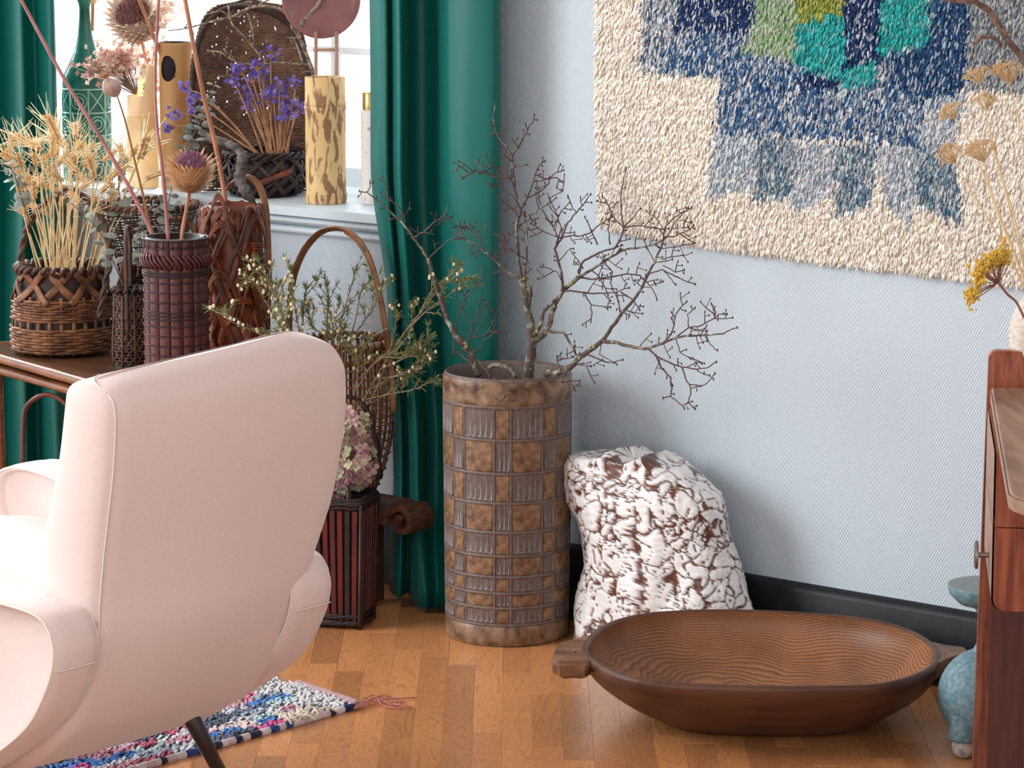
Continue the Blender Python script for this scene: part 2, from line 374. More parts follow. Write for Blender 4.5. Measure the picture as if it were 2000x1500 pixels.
for z, k in ((0.10, 0.9), (0.12, 0.98), (0.20, 1.0), (0.25, 0.99), (0.275, 0.95), (0.285, 0.8), (0.29, 0.4), (0.291, 0.02)):
    row = []
    for i in range(40):
        a = 2*math.pi*i/40; ca, sa = math.cos(a), math.sin(a); e = 0.45
        row.append(cw(0.265 + math.copysign(abs(ca)**e, ca)*0.278*k, 0.42 + math.copysign(abs(sa)**e, sa)*0.38*k, z - 0.004 + 0.06*(0.44 + math.copysign(abs(sa)**e, sa)*0.36*k - 0.1)))
    rows.append(row)
mb.grid(rows, True); wpart(mb, 'seat', M_linen, chair)
def leg(a, b, r0=0.018, r1=0.012):
    mb = MB(); mb.tube([a, a.lerp(b, .5), b], [r0, (r0+r1)/2, r1], 14); wpart(mb, 'leg', M_darkleg, chair)
t0 = P(362, 1380, 5.60); t1 = P(425, 1500, 5.66); f0 = t0 + (t1-t0)*((t0.z-0.014)/(t0.z-t1.z)); leg(t0 + (t0-t1)*0.15, f0, 0.0155, 0.0115)
def flr(v): return Vector((v.x, v.y, 0.014))
leg(cw(0.08, 0.30, -0.04), flr(cw(0.0, 0.18, -0.05))); leg(cw(0.10, 0.52, 0.05), flr(cw(0.03, 0.60, 0.0))); leg(cw(0.43, 0.52, 0.05), flr(cw(0.50, 0.60, 0.0)))

# ================================================================ CERAMIC FLOOR VASE
M_clay = mat('grey_brown_stoneware', srgb(118, 102, 96), srgb(98, 82, 76), scale=60, rough=0.45, bump=0.2, bscale=300)
M_glaze = mat('mottled_brown_glaze', srgb(70, 44, 29), srgb(170, 138, 110), scale=34, rough=0.35, bump=0.3, bscale=200, detail=12, mix=(0.30, 0.74), dist=0.3)
M_tile = mat('amber_brown_tile_glaze', srgb(74, 46, 29), srgb(164, 128, 94), scale=52, rough=0.35, bump=0.35, bscale=260, detail=12, mix=(0.28, 0.76), rand=0.14, dist=0.3)
M_flute = mat('fluted_grey_clay', srgb(126, 110, 104), srgb(100, 85, 79), scale=90, rough=0.38, rand=0.08, spec=0.6)
VB = Z(991, 1236, 0.0); VR0, VR1 = 0.1275, 0.1325
VH = PL(993, 722, VB, Vector((0, 1, 0))).z
vase = thing('floor_vase', 'tall brown stoneware floor vase tiled with fluted and plain panels, holding bare branches', 'vase', VB)
def vr(z): return lerp(VR0, VR1, z/VH)
mb = MB(); prof = [(0.02, 0), (VR0-0.008, 0.0), (VR0-0.001, 0.006)] + [(vr(z), z) for z in np.linspace(0.012, VH-0.01, 24)] + [(VR1-0.001, VH-0.004), (VR1-0.004, VH), (VR1-0.008, VH-0.002), (VR1-0.011, VH-0.01), (VR1-0.013, 0.05), (0.02, 0.04)]
mb.lathe(prof, 64); mb.build('body', M_clay, vase, sharp=60)
def zpix(y): return PL(993, y, VB - Vector((0, VR0, 0)), Vector((0, 1, 0))).z
yrow = [797, 861, 926, 984, 1041, 1087, 1128, 1160, 1189, 1222]
zrow = [zpix(y) for y in yrow]
mb = MB(); mb.lathe([(vr(VH-.01)+0.0005, VH-0.006)] + [(vr(z)+0.0022, z) for z in np.linspace(VH-0.009, zrow[0]+0.006, 6)] + [(vr(zrow[0])+0.0005, zrow[0]+0.002)], 64, cap0=False, cap1=False); mb.build('rim_band', M_glaze, vase)
mb = MB(); mb.lathe([(vr(.03)+0.0005, zrow[-1]-0.002), (vr(0.03)+0.003, zrow[-1]-0.006), (vr(0)+0.003, 0.008), (vr(0)-0.002, 0.001)], 64, cap0=False, cap1=False); mb.build('foot_band', M_glaze, vase)
mb = MB()      # raised clay ridges between the tiles
for z in zrow: mb.grid([[((vr(z)+q)*math.cos(a), (vr(z)+q)*math.sin(a), z+dz) for a in np.linspace(0, 2*math.pi, 64, endpoint=False)] for q, dz in ((0, 0.004), (0.0032, 0.0015), (0.0032, -0.0015), (0, -0.004))], True)
AW, AN = R(30.0), R(15.0); A00 = -math.pi/2 + R(-11.8)   # left boundary of the central narrow column
bounds = [A00 + k*R(45) + d for k in range(8) for d in (0, AN)]
for a in bounds:
    mb.grid([[((vr(z)+q)*math.cos(a+da), (vr(z)+q)*math.sin(a+da), z) for z in (zrow[-1], zrow[4], zrow[0])] for q, da in ((0, -0.026), (0.003, -0.009), (0.003, 0.009), (0, 0.026))])
mb.build('ridge', M_clay, vase, kind='stuff')
def tile_mesh(r, wdt, hgt, fl):
    mb = MB(); g = 0.0035/r; a0, a1 = -wdt/2+g, wdt/2-g; z0, z1 = 0.0035, hgt-0.0035
    if not fl:
        rows = []
        for z, q in ((z0, 0), (z0+0.002, 0.0022), (z1-0.002, 0.0022), (z1, 0)):
            rows.append([((r+(0 if i in (0, 6) else q))*math.cos(lerp(a0, a1, t)), (r+(0 if i in (0, 6) else q))*math.sin(lerp(a0, a1, t)), z) for i, t in enumerate((0, 0.04, .25, .5, .75, 0.96, 1))])
        mb.grid(rows)
        return mb.mesh('tile', M_tile, sharp=40)
    nf = max(3, round((a1-a0)*r/0.0115)); rows = []
    ts = [(k+u)/nf for k in range(nf) for u in (0, .18, .5, .82)] + [1]
    for z, dz, q0, q1 in ((z0, 0, 0, 0), (z0+0.003, 0, 0.004, 0.003), (z0+0.006, 0, 0.0025, -0.001), (z1-0.008, 0, 0.0015, -0.002), (z1-0.003, 1, 0.0015, -0.001), (z1, 0, 0.0012, 0.0012)):
        row = []
        for t in ts:
            u = (t*nf) % 1; k = abs(math.sin(math.pi*u)); q = lerp(q0, q1, k**0.6) if t not in (0, 1) else q0
            a = lerp(a0, a1, t); row.append(((r+q)*math.cos(a), (r+q)*math.sin(a), z + (0.003*(k-0.6) if dz else 0)))
        rows.append(row)
    mb.grid(rows); return mb.mesh('tile', M_flute)
for i in range(9):
    z1, z0 = zrow[i], zrow[i+1]; r = vr((z0+z1)/2)
    kinds = {(w_, f_): tile_mesh(r, w_, z1-z0, f_) for w_ in (AW, AN) for f_ in (False, True)}
    for k in range(8):
        for wide in (False, True):
            fl = wide == (i % 2 == 0); wd = AW if wide else AN
            o = bpy.data.objects.new('tile', kinds[(wd, fl)]); COL.objects.link(o); o.parent = vase
            o.location = (0, 0, z0); o.rotation_euler.z = A00 + k*R(45) + (AN + AW/2 if wide else AN/2)

# ================================================================ WOODEN DOUGH BOWL
def carved_wood():
    m = bpy.data.materials.new('carved_brown_wood'); m.use_nodes = True; nt = m.node_tree; N, L = nt.nodes, nt.links; b = N['Principled BSDF']
    b.inputs['Roughness'].default_value = 0.5
    tc = N.new('ShaderNodeTexCoord'); nz = N.new('ShaderNodeTexNoise'); nz.inputs['Scale'].default_value = 4; nz.inputs['Detail'].default_value = 2.5; L.new(tc.outputs['Object'], nz.inputs['Vector'])
    sp = N.new('ShaderNodeSeparateXYZ'); L.new(tc.outputs['Object'], sp.inputs[0])
    ma = N.new('ShaderNodeMath'); ma.operation = 'MULTIPLY_ADD'; ma.inputs[1].default_value = 0.10; L.new(nz.outputs['Fac'], ma.inputs[0]); L.new(sp.outputs['Z'], ma.inputs[2])
    mu = N.new('ShaderNodeMath'); mu.operation = 'MULTIPLY'; mu.inputs[1].default_value = 200; L.new(ma.outputs[0], mu.inputs[0])
    fr = N.new('ShaderNodeMath'); fr.operation = 'FRACT'; L.new(mu.outputs[0], fr.inputs[0])
    cr = N.new('ShaderNodeValToRGB'); e = cr.color_ramp.elements; e[0].color = srgb(170, 114, 72); e[1].color = srgb(116, 72, 44); e[0].position = 0.2; e[1].position = 0.9; L.new(fr.outputs[0], cr.inputs[0])
    n2 = N.new('ShaderNodeTexNoise'); n2.inputs['Scale'].default_value = 7; n2.inputs['Detail'].default_value = 6; L.new(tc.outputs['Object'], n2.inputs['Vector'])
    c2 = N.new('ShaderNodeValToRGB'); c2.color_ramp.elements[0].color = (0.5, 0.46, 0.44, 1); c2.color_ramp.elements[1].color = (1, 1, 1, 1); c2.color_ramp.elements[0].position = 0.34; c2.color_ramp.elements[1].position = 0.6; L.new(n2.outputs['Fac'], c2.inputs[0])
    mx = N.new('ShaderNodeMix'); mx.data_type = 'RGBA'; mx.blend_type = 'MULTIPLY'; mx.inputs[0].default_value = 0.8; L.new(cr.outputs[0], mx.inputs[6]); L.new(c2.outputs[0], mx.inputs[7]); L.new(mx.outputs[2], b.inputs['Base Color'])
    bp = N.new('ShaderNodeBump'); bp.inputs['Strength'].default_value = 0.3; bp.inputs['Distance'].default_value = 0.002; L.new(fr.outputs[0], bp.inputs['Height']); L.new(bp.outputs[0], b.inputs['Normal']); return m
M_bowl = carved_wood(); M_bowlout = mat('dark_worn_wood_outside', srgb(76, 46, 33), srgb(100, 64, 45), scale=12, stretch=(.4, 2, 3), rough=0.45, bump=0.3, bscale=60)
M_handle = mat('weathered_wood_handle', srgb(98, 64, 46), srgb(140, 98, 70), scale=22, stretch=(.4, 2, 3), rough=0.5, bump=0.4, bscale=70)
crop = lambda c: (1050 + c[0]/2.2222, 1160 + c[1]/2.2222)
BZR = 0.140
inn = [crop(c) for c in ((217, 240), (250, 185), (330, 132), (450, 98), (620, 82), (830, 78), (1050, 84), (1280, 100), (1450, 122), (1580, 157), (1670, 202), (1715, 255), (1703, 308), (1640, 348), (1540, 380), (1420, 398), (1200, 403), (1000, 403), (800, 398), (600, 389), (450, 372), (340, 340), (265, 298), (228, 268))]
inner = [Z(x, y, BZR) for x, y in inn]; bc = sum(inner, Vector())/len(inner); bowl_c = Vector((bc.x, bc.y, 0))
inner = bez(inner + inner[:1], 4)[:-1]
bowl = thing('dough_bowl', 'large oval carved wooden dough bowl with stub handles on the floor', 'bowl', bowl_c)
base_c = Z(1495, 1395, 0); base_c.y += 0.05
def scl(k, z, cx=None, off=0.0):
    c = bc if cx is None else cx
    out = []
    for q in inner:
        d = Vector((q.x-bc.x, q.y-bc.y, 0)); out.append(Vector((c.x, c.y, z)) + d*k + d.normalized()*off)
    return out
mb = MB(); rows = []
for t in np.linspace(0, 1, 14):
    k = (1-t**2.2)*1.0 if t < 1 else 0.01; k = max(0.01, math.cos(t*math.pi/2)**0.8 if t < 1 else 0.01); z = BZR - (BZR-0.022)*(math.sin(t*math.pi/2)**1.1)
    rows.append(scl(k, z, bc.lerp(Vector((base_c.x, base_c.y, 0)), 0.25*t)))
mb.grid(rows, True); wpart(mb, 'basin', M_bowl, bowl)
mb = MB(); rows = [scl(1.0, BZR, None, 0.0), scl(1.0, BZR+0.004, None, 0.004), scl(1.0, BZR+0.003, None, 0.010), scl(1.0, BZR-0.006, None, 0.014)]
bl = Vector((base_c.x, base_c.y, 0))
for t in np.linspace(0.12, 1, 9):
    k = lerp(1.0, 0.60, t**2.1); z = (BZR-0.006)*(1-t)
    rows.append(scl(k, z, bc.lerp(bl, 0.55*t), 0.014*(1-t)))
rows.append(scl(0.02, 0.0, bc.lerp(bl, .55)))
mb.grid(rows, True, flip=True); wpart(mb, 'hull', M_bowlout, bowl)
def handle(pts_top, thick):
    q = [Z(*crop(c), BZR) for c in pts_top]; mb = MB(); c = sum(q, Vector())/len(q)
    rows = [[c.lerp(p, .05) for p in q], [c.lerp(p, .9)+Vector((0, 0, .002)) for p in q], [p - Vector((0, 0, 0.004)) for p in q], [c.lerp(p, .96)-Vector((0, 0, thick*.7)) for p in q], [c.lerp(p, .7)-Vector((0, 0, thick)) for p in q], [c.lerp(p, .05)-Vector((0, 0, thick)) for p in q]]
    mb.grid(rows, True); wpart(mb, 'handle', M_handle, bowl, sharp=50)
handle(((62, 290), (70, 240), (90, 212), (170, 190), (248, 172), (226, 205), (212, 240), (222, 275), (232, 296), (205, 304), (150, 300), (95, 305)), 0.035)
handle(((1688, 203), (1760, 220), (1855, 232), (1872, 245), (1855, 262), (1770, 290), (1690, 330), (1706, 300), (1716, 255)), 0.03)

# ================================================================ GLAZED CERAMIC TORSO SHAPED SCULPTURE
def rock_mat():
    m = bpy.data.materials.new('white_crackled_glaze'); m.use_nodes = True; nt = m.node_tree; N, L = nt.nodes, nt.links; b = N['Principled BSDF']
    at = N.new('ShaderNodeAttribute'); at.attribute_name = 'col'; L.new(at.outputs['Color'], b.inputs['Base Color'])
    b.inputs['Roughness'].default_value = 0.22; b.inputs['Coat Weight'].default_value = 0.3
    tc = N.new('ShaderNodeTexCoord'); nz = N.new('ShaderNodeTexNoise'); nz.inputs['Scale'].default_value = 110; L.new(tc.outputs['Object'], nz.inputs['Vector'])
    bp = N.new('ShaderNodeBump'); bp.inputs['Strength'].default_value = 0.2; bp.inputs['Distance'].default_value = 0.003; L.new(nz.outputs['Fac'], bp.inputs['Height']); L.new(bp.outputs[0], b.inputs['Normal']); return m
RC = wp(wu(Z(1303, 1258, 0)), 0, 0.135)
ry = [(893, 1196, 1310), (905, 1135, 1330), (925, 1118, 1358), (950, 1116, 1398), (975, 1117, 1408), (1000, 1122, 1408), (1030, 1140, 1410), (1070, 1148, 1422), (1120, 1152, 1442), (1165, 1146, 1458), (1200, 1140, 1468), (1240, 1134, 1476), (1270, 1134, 1480)]
def rz(y): return PL(1303, y, RC, Vector((0, 1, 0))).z
NT, NZ = 220, 170; zt, zb = rz(900), 0.0; rows = []; cols = []
ztab = [rz(a[0]) for a in ry][::-1]; ltab = [a[1] for a in ry][::-1]; rtab = [a[2] for a in ry][::-1]; ytab = [a[0] for a in ry][::-1]
mb = MB(); vcol = []
for i in range(NZ+1):
    t = i/NZ; dome = 1.0
    z = zb + (zt-zb)*min(1, t/0.93); k = 1.0 if t < 0.93 else math.cos((t-0.93)/0.07*math.pi/2)**0.5 if t < 1 else 0.02
    y = interp(z, ztab, ytab); zc = DEP(RC + Vector((0, 0, z)))
    # left / right edges lie in the vertical plane of the sculpture (parallel to the wall)
    ul = wu(PL(interp(z, ztab, ltab), y, RC, WN)); ur = wu(PL(interp(z, ztab, rtab), y, RC, WN)); uc, hw = (ul+ur)/2 - wu(RC), (ur-ul)/2
    dp = lerp(0.09, 0.07, t)
    row = []
    for j in range(NT):
        a = 2*math.pi*j/NT; ca, sa = math.cos(a), math.sin(a); x = math.copysign(abs(ca)**0.8, ca)*hw*k; d = math.copysign(abs(sa)**0.8, sa)*dp*k
        q = Vector((uc+x, -d, z)); out = Vector((ca, -sa, 0.15)).normalized()
        s = Vector((q.x*9, q.y*9, q.z*5)); big = noise.noise(s*1.0+Vector((3, 1, 7)))*0.012
        fold = 0.010*math.sin(q.x*48 + 3*noise.noise(Vector((q.x*6, 1, q.z*6))))*max(0, 1-q.z/0.30)
        vd = noise.voronoi(Vector((q.x*48, q.y*48, q.z*34)) + noise.noise_vector(q*40)*0.75); crk = (vd[0][1]-vd[0][0])
        vd2 = noise.voronoi(Vector((q.x*26, q.y*26, q.z*17)) + noise.noise_vector(q*22)*0.8); crk2 = vd2[0][1]-vd2[0][0]
        bare = noise.noise(Vector((q.x*15, q.y*15, q.z*9))+Vector((5.3, 2.2, 9.1))) + 0.45*noise.noise(q*40)
        patch = min(max((bare-0.30)*9, 0), 1)
        act = 0.5 + 0.5*noise.noise(q*13 + Vector((1, 4, 2)))            # where the glaze crazes
        th = 0.10*max(0, act-0.56)*2.8
        g = min(1, max(0, (crk - th)*14)) if th > 0.004 else 1.0
        th2 = 0.055*max(0, 0.5 + noise.noise(q*9 + Vector((7, 1, 3)))); g2 = min(1, max(0, (crk2-th2)*16)) if th2 > .004 else 1.0
        bare = noise.noise(Vector((q.x*17, q.y*17, q.z*8))+Vector((5.3, 2.2, 9.1))) + 0.4*noise.noise(q*45)
        patch = min(max((bare-0.36)*9, 0), 1); pit = min(1, max(0, (noise.noise(q*105)-0.5)*9))
        gl = g*g2*(1-patch)*(1-.8*pit); run = noise.noise(Vector((q.x*55, q.y*55, q.z*14)))
        kk_ = min(1, max(0, (k-.25)*3)); q2 = q + out*(big + fold + kk_*(0.0048*gl*(0.75+0.5*run) + 0.0016*noise.noise(q*120)))
        row.append(q2)
        br = 0.5+0.5*noise.noise(q*70); br = min(1, max(0, br)); dk = Vector((0.055, 0.016, 0.009)); md = Vector((0.19, 0.062, 0.030)); wh = Vector((0.86, 0.84, 0.835))
        cc = dk.lerp(md, br).lerp(wh, min(1, max(0, (gl-.3)*4))); vcol.append((cc.x, cc.y, cc.z, 1))
    rows.append(row)
# bumps along the shoulder
for i, row in enumerate(rows):
    if i/NZ > 0.9 or False:
        for q in row:
            bump = 0.020*math.exp(-((q.x+0.078)/0.022)**2) + 0.022*math.exp(-((q.x-0.008)/0.018)**2) - 0.004*math.exp(-((q.x+0.04)/0.02)**2) - 0.035*max(0, (q.x-0.03)/0.1) + 0.006*noise.noise(q*60)
            q.z += bump*(i/NZ-0.9)/0.1
b0 = mb.grid(rows, True); me = mb.mesh('sculpture', rock_mat())
at = me.color_attributes.new('col', 'FLOAT_COLOR', 'POINT'); at.data.foreach_set('color', np.array(vcol, dtype=np.float32).ravel())
rock = bpy.data.objects.new('ceramic_sculpture', me); COL.objects.link(rock); rock.location = RC; rock.rotation_euler.z = WROT
tag(rock, 'rough white glazed ceramic sculpture like a draped torso, leaning near the black baseboard', 'sculpture')

# ================================================================ CURTAINS
M_satin = mat('teal_satin', srgb(0, 104, 97), rough=0.4, spec=0.32, sheen=0.04, trans=0.15)
def curtain(name, label, key, zt, hem, amp=1.0, nz=60):
    """key: list of (z, [(u, n), ...]) folds at several heights"""
    mb = MB(); prof = []
    for z, pts in key: prof.append((z, bez([(u, n, 0) for u, n in pts], 7)))
    rows = []
    for i in range(nz+1):
        z = lerp(0, 1, i/nz); zz = zt*z; a = prof[0]; b = prof[-1]
        for k in range(len(prof)-1):
            if prof[k][0] <= zz <= prof[k+1][0]: a, b = prof[k], prof[k+1]; break
        t = 0 if b[0] == a[0] else min(1, max(0, (zz-a[0])/(b[0]-a[0]))); t = t*t*(3-2*t)
        row = []
        for j, (p, q) in enumerate(zip(a[1], b[1])):
            v = p.lerp(q, t); zq = lerp(hem(j/len(a[1])), zt, z)
            wr = 0.010*noise.noise(Vector((v.x*9, zz*5, 2)))*max(0, 1-zz/0.55) + 0.004*noise.noise(Vector((v.x*14, zz*2.2, 5)))
            row.append((v.x, -(v.y + wr), zq))
        rows.append(row)
    mb.grid(rows); o = mb.build(name, M_satin); o.location = WA; o.rotation_euler.z = WROT
    so = o.modifiers.new('cloth', 'SOLIDIFY'); so.thickness = 0.0015
    return tag(o, label, 'curtain')
def ux(px, y, off): return wu(W(px, y, off))
def fold(y, lst): return [(ux(px, y, n), n) for px, n in lst]
topk = fold(300, [(735, .05), (723, .085), (738, .125), (756, .13), (764, .095), (768, .12), (780, .14), (793, .115), (797, .08), (812, .05), (835, .035), (855, .05), (866, .09), (871, .125), (885, .14), (925, .135), (962, .12), (977, .09), (972, .05), (955, .04)])
midk = fold(640, [(765, .06), (756, .085), (764, .115), (775, .12), (783, .09), (788, .115), (799, .13), (810, .105), (814, .075), (826, .05), (845, .035), (862, .05), (872, .09), (877, .125), (892, .14), (930, .135), (962, .12), (975, .09), (970, .05), (955, .04)])
lowk = fold(930, [(775, .08), (768, .10), (772, .13), (785, .14), (795, .10), (800, .13), (815, .15), (828, .12), (832, .09), (845, .07), (860, .06), (872, .07), (885, .10), (892, .12), (905, .13), (935, .12), (955, .10), (965, .08), (960, .05), (950, .04)])
botk = fold(1160, [(770, .10), (760, .13), (768, .165), (782, .175), (795, .13), (803, .16), (815, .20), (832, .20), (845, .17), (856, .16), (865, .17), (878, .17), (890, .15), (900, .13), (915, .12), (935, .10), (950, .08), (958, .06), (955, .05), (945, .04)])
curtain('curtain', 'teal satin curtain hanging in deep folds from ceiling to floor behind the branches', [(0.0, botk), (0.30, lowk), (0.62, midk), (0.95, topk), (2.5, topk)], 2.5, lambda t: 0.012 + 0.006*math.sin(t*9))
lt = fold(150, [(-240, .05), (-200, .11), (-170, .05), (-140, .12), (-110, .05), (-70, .06), (-45, .12), (-25, .07), (0, .05), (14, .06), (30, .11), (44, .13), (60, .10), (72, .085), (84, .10), (96, .12), (107, .11), (109, .07), (104, .04), (98, .03)])
lb = fold(700, [(-240, .05), (-200, .12), (-170, .05), (-140, .13), (-110, .05), (-60, .06), (-40, .12), (-15, .07), (5, .05), (20, .07), (32, .12), (48, .13), (64, .09), (76, .08), (90, .11), (104, .13), (120, .11), (128, .07), (122, .04), (110, .03)])
curtain('curtain', 'teal satin curtain beside the window, behind the wheat basket and the bamboo table', [(0.0, lb), (0.45, lb), (0.95, lt), (2.5, lt)], 2.5, lambda t: 0.01)

# ================================================================ RYA WALL HANGING
MIX = {
 'cream': [(.94, .87, .77), (.91, .83, .72), (.96, .91, .83), (.86, .77, .66)],
 'greyblue': [(.10, .17, .27), (.34, .38, .42), (.68, .69, .69), (.05, .12, .24), (.50, .51, .51), (.72, .72, .72)],
 'navy': [(.012, .035, .12), (.016, .05, .17), (.01, .03, .10), (.52, .58, .64)],
 'midblue': [(.66, .68, .70), (.02, .07, .20), (.05, .14, .30), (.62, .65, .68), (.22, .31, .41), (.03, .10, .25), (.50, .54, .58), (.10, .20, .34)],
 'dark': [(.012, .04, .13), (.02, .08, .20), (.03, .09, .20), (.40, .48, .56)],
 'ltgreen': [(.32, .46, .28), (.42, .52, .38), (.20, .40, .16), (.50, .55, .46)],
 'olive': [(.30, .34, .06), (.20, .28, .05), (.42, .44, .12)],
 'turq': [(.02, .40, .38), (.03, .48, .45), (.01, .26, .29), (.16, .48, .46)],
 'light': [(.46, .53, .60), (.62, .64, .66), (.26, .36, .47), (.74, .74, .74), (.40, .48, .54), (.66, .67, .68)],
 'midgrey': [(.12, .22, .32), (.28, .36, .42), (.60, .62, .63), (.08, .17, .27), (.42, .46, .48)],
 'grey': [(.26, .30, .33), (.40, .42, .43), (.16, .21, .25), (.48, .48, .47)],
}
REG = [('greyblue', [(1262, -400), (1256, 40), (1242, 124), (1410, 140), (1560, 150), (1900, 150), (1900, -400)]), ('navy', [(1340, -60), (1318, 48), (1462, 56), (1475, -60)]),
 ('midblue', [(1300, 62), (1465, 55), (1500, 95), (1560, 118), (1720, 150), (1890, 162), (1797, 192), (1797, 272), (1397, 245), (1408, 140), (1290, 126)]),
 ('ltgreen', [(1478, -200), (1475, 20), (1450, 90), (1500, 95), (1555, 108), (1562, 20), (1562, -200)]), ('olive', [(1552, -200), (1556, 26), (1600, 30), (1650, 14), (1652, -200)]),
 ('turq', [(1556, 30), (1648, 16), (1650, 142), (1600, 134), (1552, 116)]), ('navy', [(1650, -120), (1720, -120), (1716, 120), (1648, 120)]), ('turq', [(1720, -120), (1822, -120), (1815, 70), (1716, 95)]),
 ('navy', [(1555, 118), (1645, 140), (1640, 160), (1560, 155)]), ('turq', [(1645, 118), (1712, 105), (1710, 152), (1645, 158)]),
 ('dark', [(1822, -20), (1902, -40), (1890, 60), (1888, 155), (1797, 190), (1740, 150), (1722, 100), (1816, 72)]), ('grey', [(1902, -400), (2140, -400), (2140, 175), (1888, 160), (1892, 60)]),
 ('light', [(1395, 245), (1480, 250), (1472, 355), (1382, 375)]), ('midgrey', [(1478, 250), (1552, 262), (1546, 370), (1470, 382)]), ('light', [(1550, 262), (1632, 268), (1630, 365), (1545, 406)]),
 ('midgrey', [(1630, 268), (1712, 272), (1702, 385), (1632, 414)]), ('light', [(1710, 272), (1795, 268), (1782, 432), (1728, 385)]), ('midgrey', [(1792, 205), (1850, 190), (1856, 280), (1880, 370), (1882, 428), (1790, 382)]), ('light', [(1796, 188), (1890, 164), (1862, 275), (1800, 282)])]
M_yarn = mat('wool_yarn', (1, 1, 1, 1), rough=0.9, attr='col', sheen=0.3, spec=0.1)
M_backing = mat('woven_rug_backing', srgb(206, 192, 176), rough=0.95)
tp_poly = [(1171, -400), (1171, 200), (1178, 432), (1300, 455), (1440, 478), (1990, 546), (2140, 565), (2140, -400)]
hang = thing('rya_wall_rug', 'shaggy cream rya rug with blue, teal and green stepped blocks hung on the wall', 'rug', WA, WROT)
mb = MB(); pts = [W(x, y, 0.008) for x, y in tp_poly]; pts = [(wu(q), -0.012, q.z) for q in pts]
ins = [(lerp(pts[2][0]+.3, q[0], .985), -0.012, lerp(1.2, q[2], .985)) for q in pts]
b0 = mb.grid([[(q[0], -0.001, q[2]) for q in ins], ins], True); mb.cap(b0+len(ins), len(ins)); mb.build('backing', M_backing, hang, smooth=False)
uu = [q[0] for q in pts]; zz_ = [q[2] for q in pts]; NS = 95000
su = RNG.uniform(min(uu), max(uu), NS); sz = RNG.uniform(min(zz_), max(zz_), NS)
ins = pin([(q[0], q[2]) for q in pts], su, sz); su, sz = su[ins], sz[ins]
wx = WA.x + WU.x*su + WN.x*0.02; wy = WA.y + WU.y*su + WN.y*0.02
zc = wy*CP - (sz-H)*SP; px = 1000 + FPX*wx/zc; py = 750 - FPX*(wy*SP + (sz-H)*CP)/zc
jx = px + RNG.normal(0, 3.5, px.shape); jy = py + RNG.normal(0, 4.5, py.shape)
reg = np.array(['cream']*len(px), dtype=object)
for nm, poly in REG: reg[pin(poly, jx, jy)] = nm
vis = (px > 1100) & (px < 2080) & (py > -120); keep = vis | (RNG.random(len(px)) < 0.35); V, F, Cc = [], [], []
for u, z, r_, k, vv in zip(su, sz, reg, keep, vis):
    if not k: continue
    L_ = random.uniform(0.014, 0.024); wd = random.uniform(0.0022, 0.0034)*(1 if vv else 1.7); sx = random.gauss(0, 0.32); o_ = random.uniform(0.35, 0.85)
    edge = (u < uu[1]+0.02); d = Vector((sx - (0.5 if edge else 0), -o_, -1)).normalized(); s1 = Vector((1, 0, sx)).normalized()*wd; s2 = d.cross(s1).normalized()*wd
    b = Vector((u, -0.010, z)); c_ = random.choice(MIX[r_]); c_ = jit(c_, 0.16)
    n0 = len(V); m_ = b + d*L_*0.55; e_ = b + d*L_ + Vector((0, 0, -0.003))
    V += [b+s1*.7, b-s1*.35+s2*.6, b-s1*.35-s2*.6, m_+s1, m_-s1*.5+s2*.87, m_-s1*.5-s2*.87, e_+s1*.45, e_-s1*.25+s2*.4, e_-s1*.25-s2*.4]
    for i in (0, 3):
        for j in range(3): F.append((n0+i+j, n0+i+(j+1) % 3, n0+i+3+(j+1) % 3, n0+i+3+j)); Cc.append(c_)
    F.append((n0+6, n0+7, n0+8)); Cc.append(c_)
mb = MB(); mb.v = [tuple(q) for q in V]; mb.f = F; mb.c = Cc; mb.build('pile', M_yarn, hang, kind='stuff')

# ================================================================ RAG RUG ON THE FLOOR
K = Z(692, 1385, 0); e1 = (Z(315, 1493, 0) - K).normalized(); e2 = (Z(528, 1328, 0) - K).normalized()
rag = thing('rag_rug', 'colourful pink, blue and white woven rag rug under the pink armchair', 'rug', K)
rl, rw = 1.25, 0.75
mb = MB(); q0, q1, q2, q3 = (Vector((0, 0, 0)), e1*rl, e1*rl+e2*rw, e2*rw); up = Vector((0, 0, 0.006))
b0 = mb.grid([[q0, q1, q2, q3], [q0+up, q1+up, q2+up, q3+up]], True, flip=True); mb.cap(b0+4, 4, False); mb.build('backing', mat('rug_ground_weave', srgb(120, 112, 128), rough=0.95), rag, smooth=False)
PAL = [(.62, .62, .66), (.05, .07, .12), (.03, .17, .50), (.48, .08, .14), (.56, .24, .30), (.40, .55, .54), (.70, .58, .58), (.09, .12, .19), (.56, .54, .60), (.30, .36, .44)]
V = MB(); rowh = 0.027; nr = int(rw/rowh)
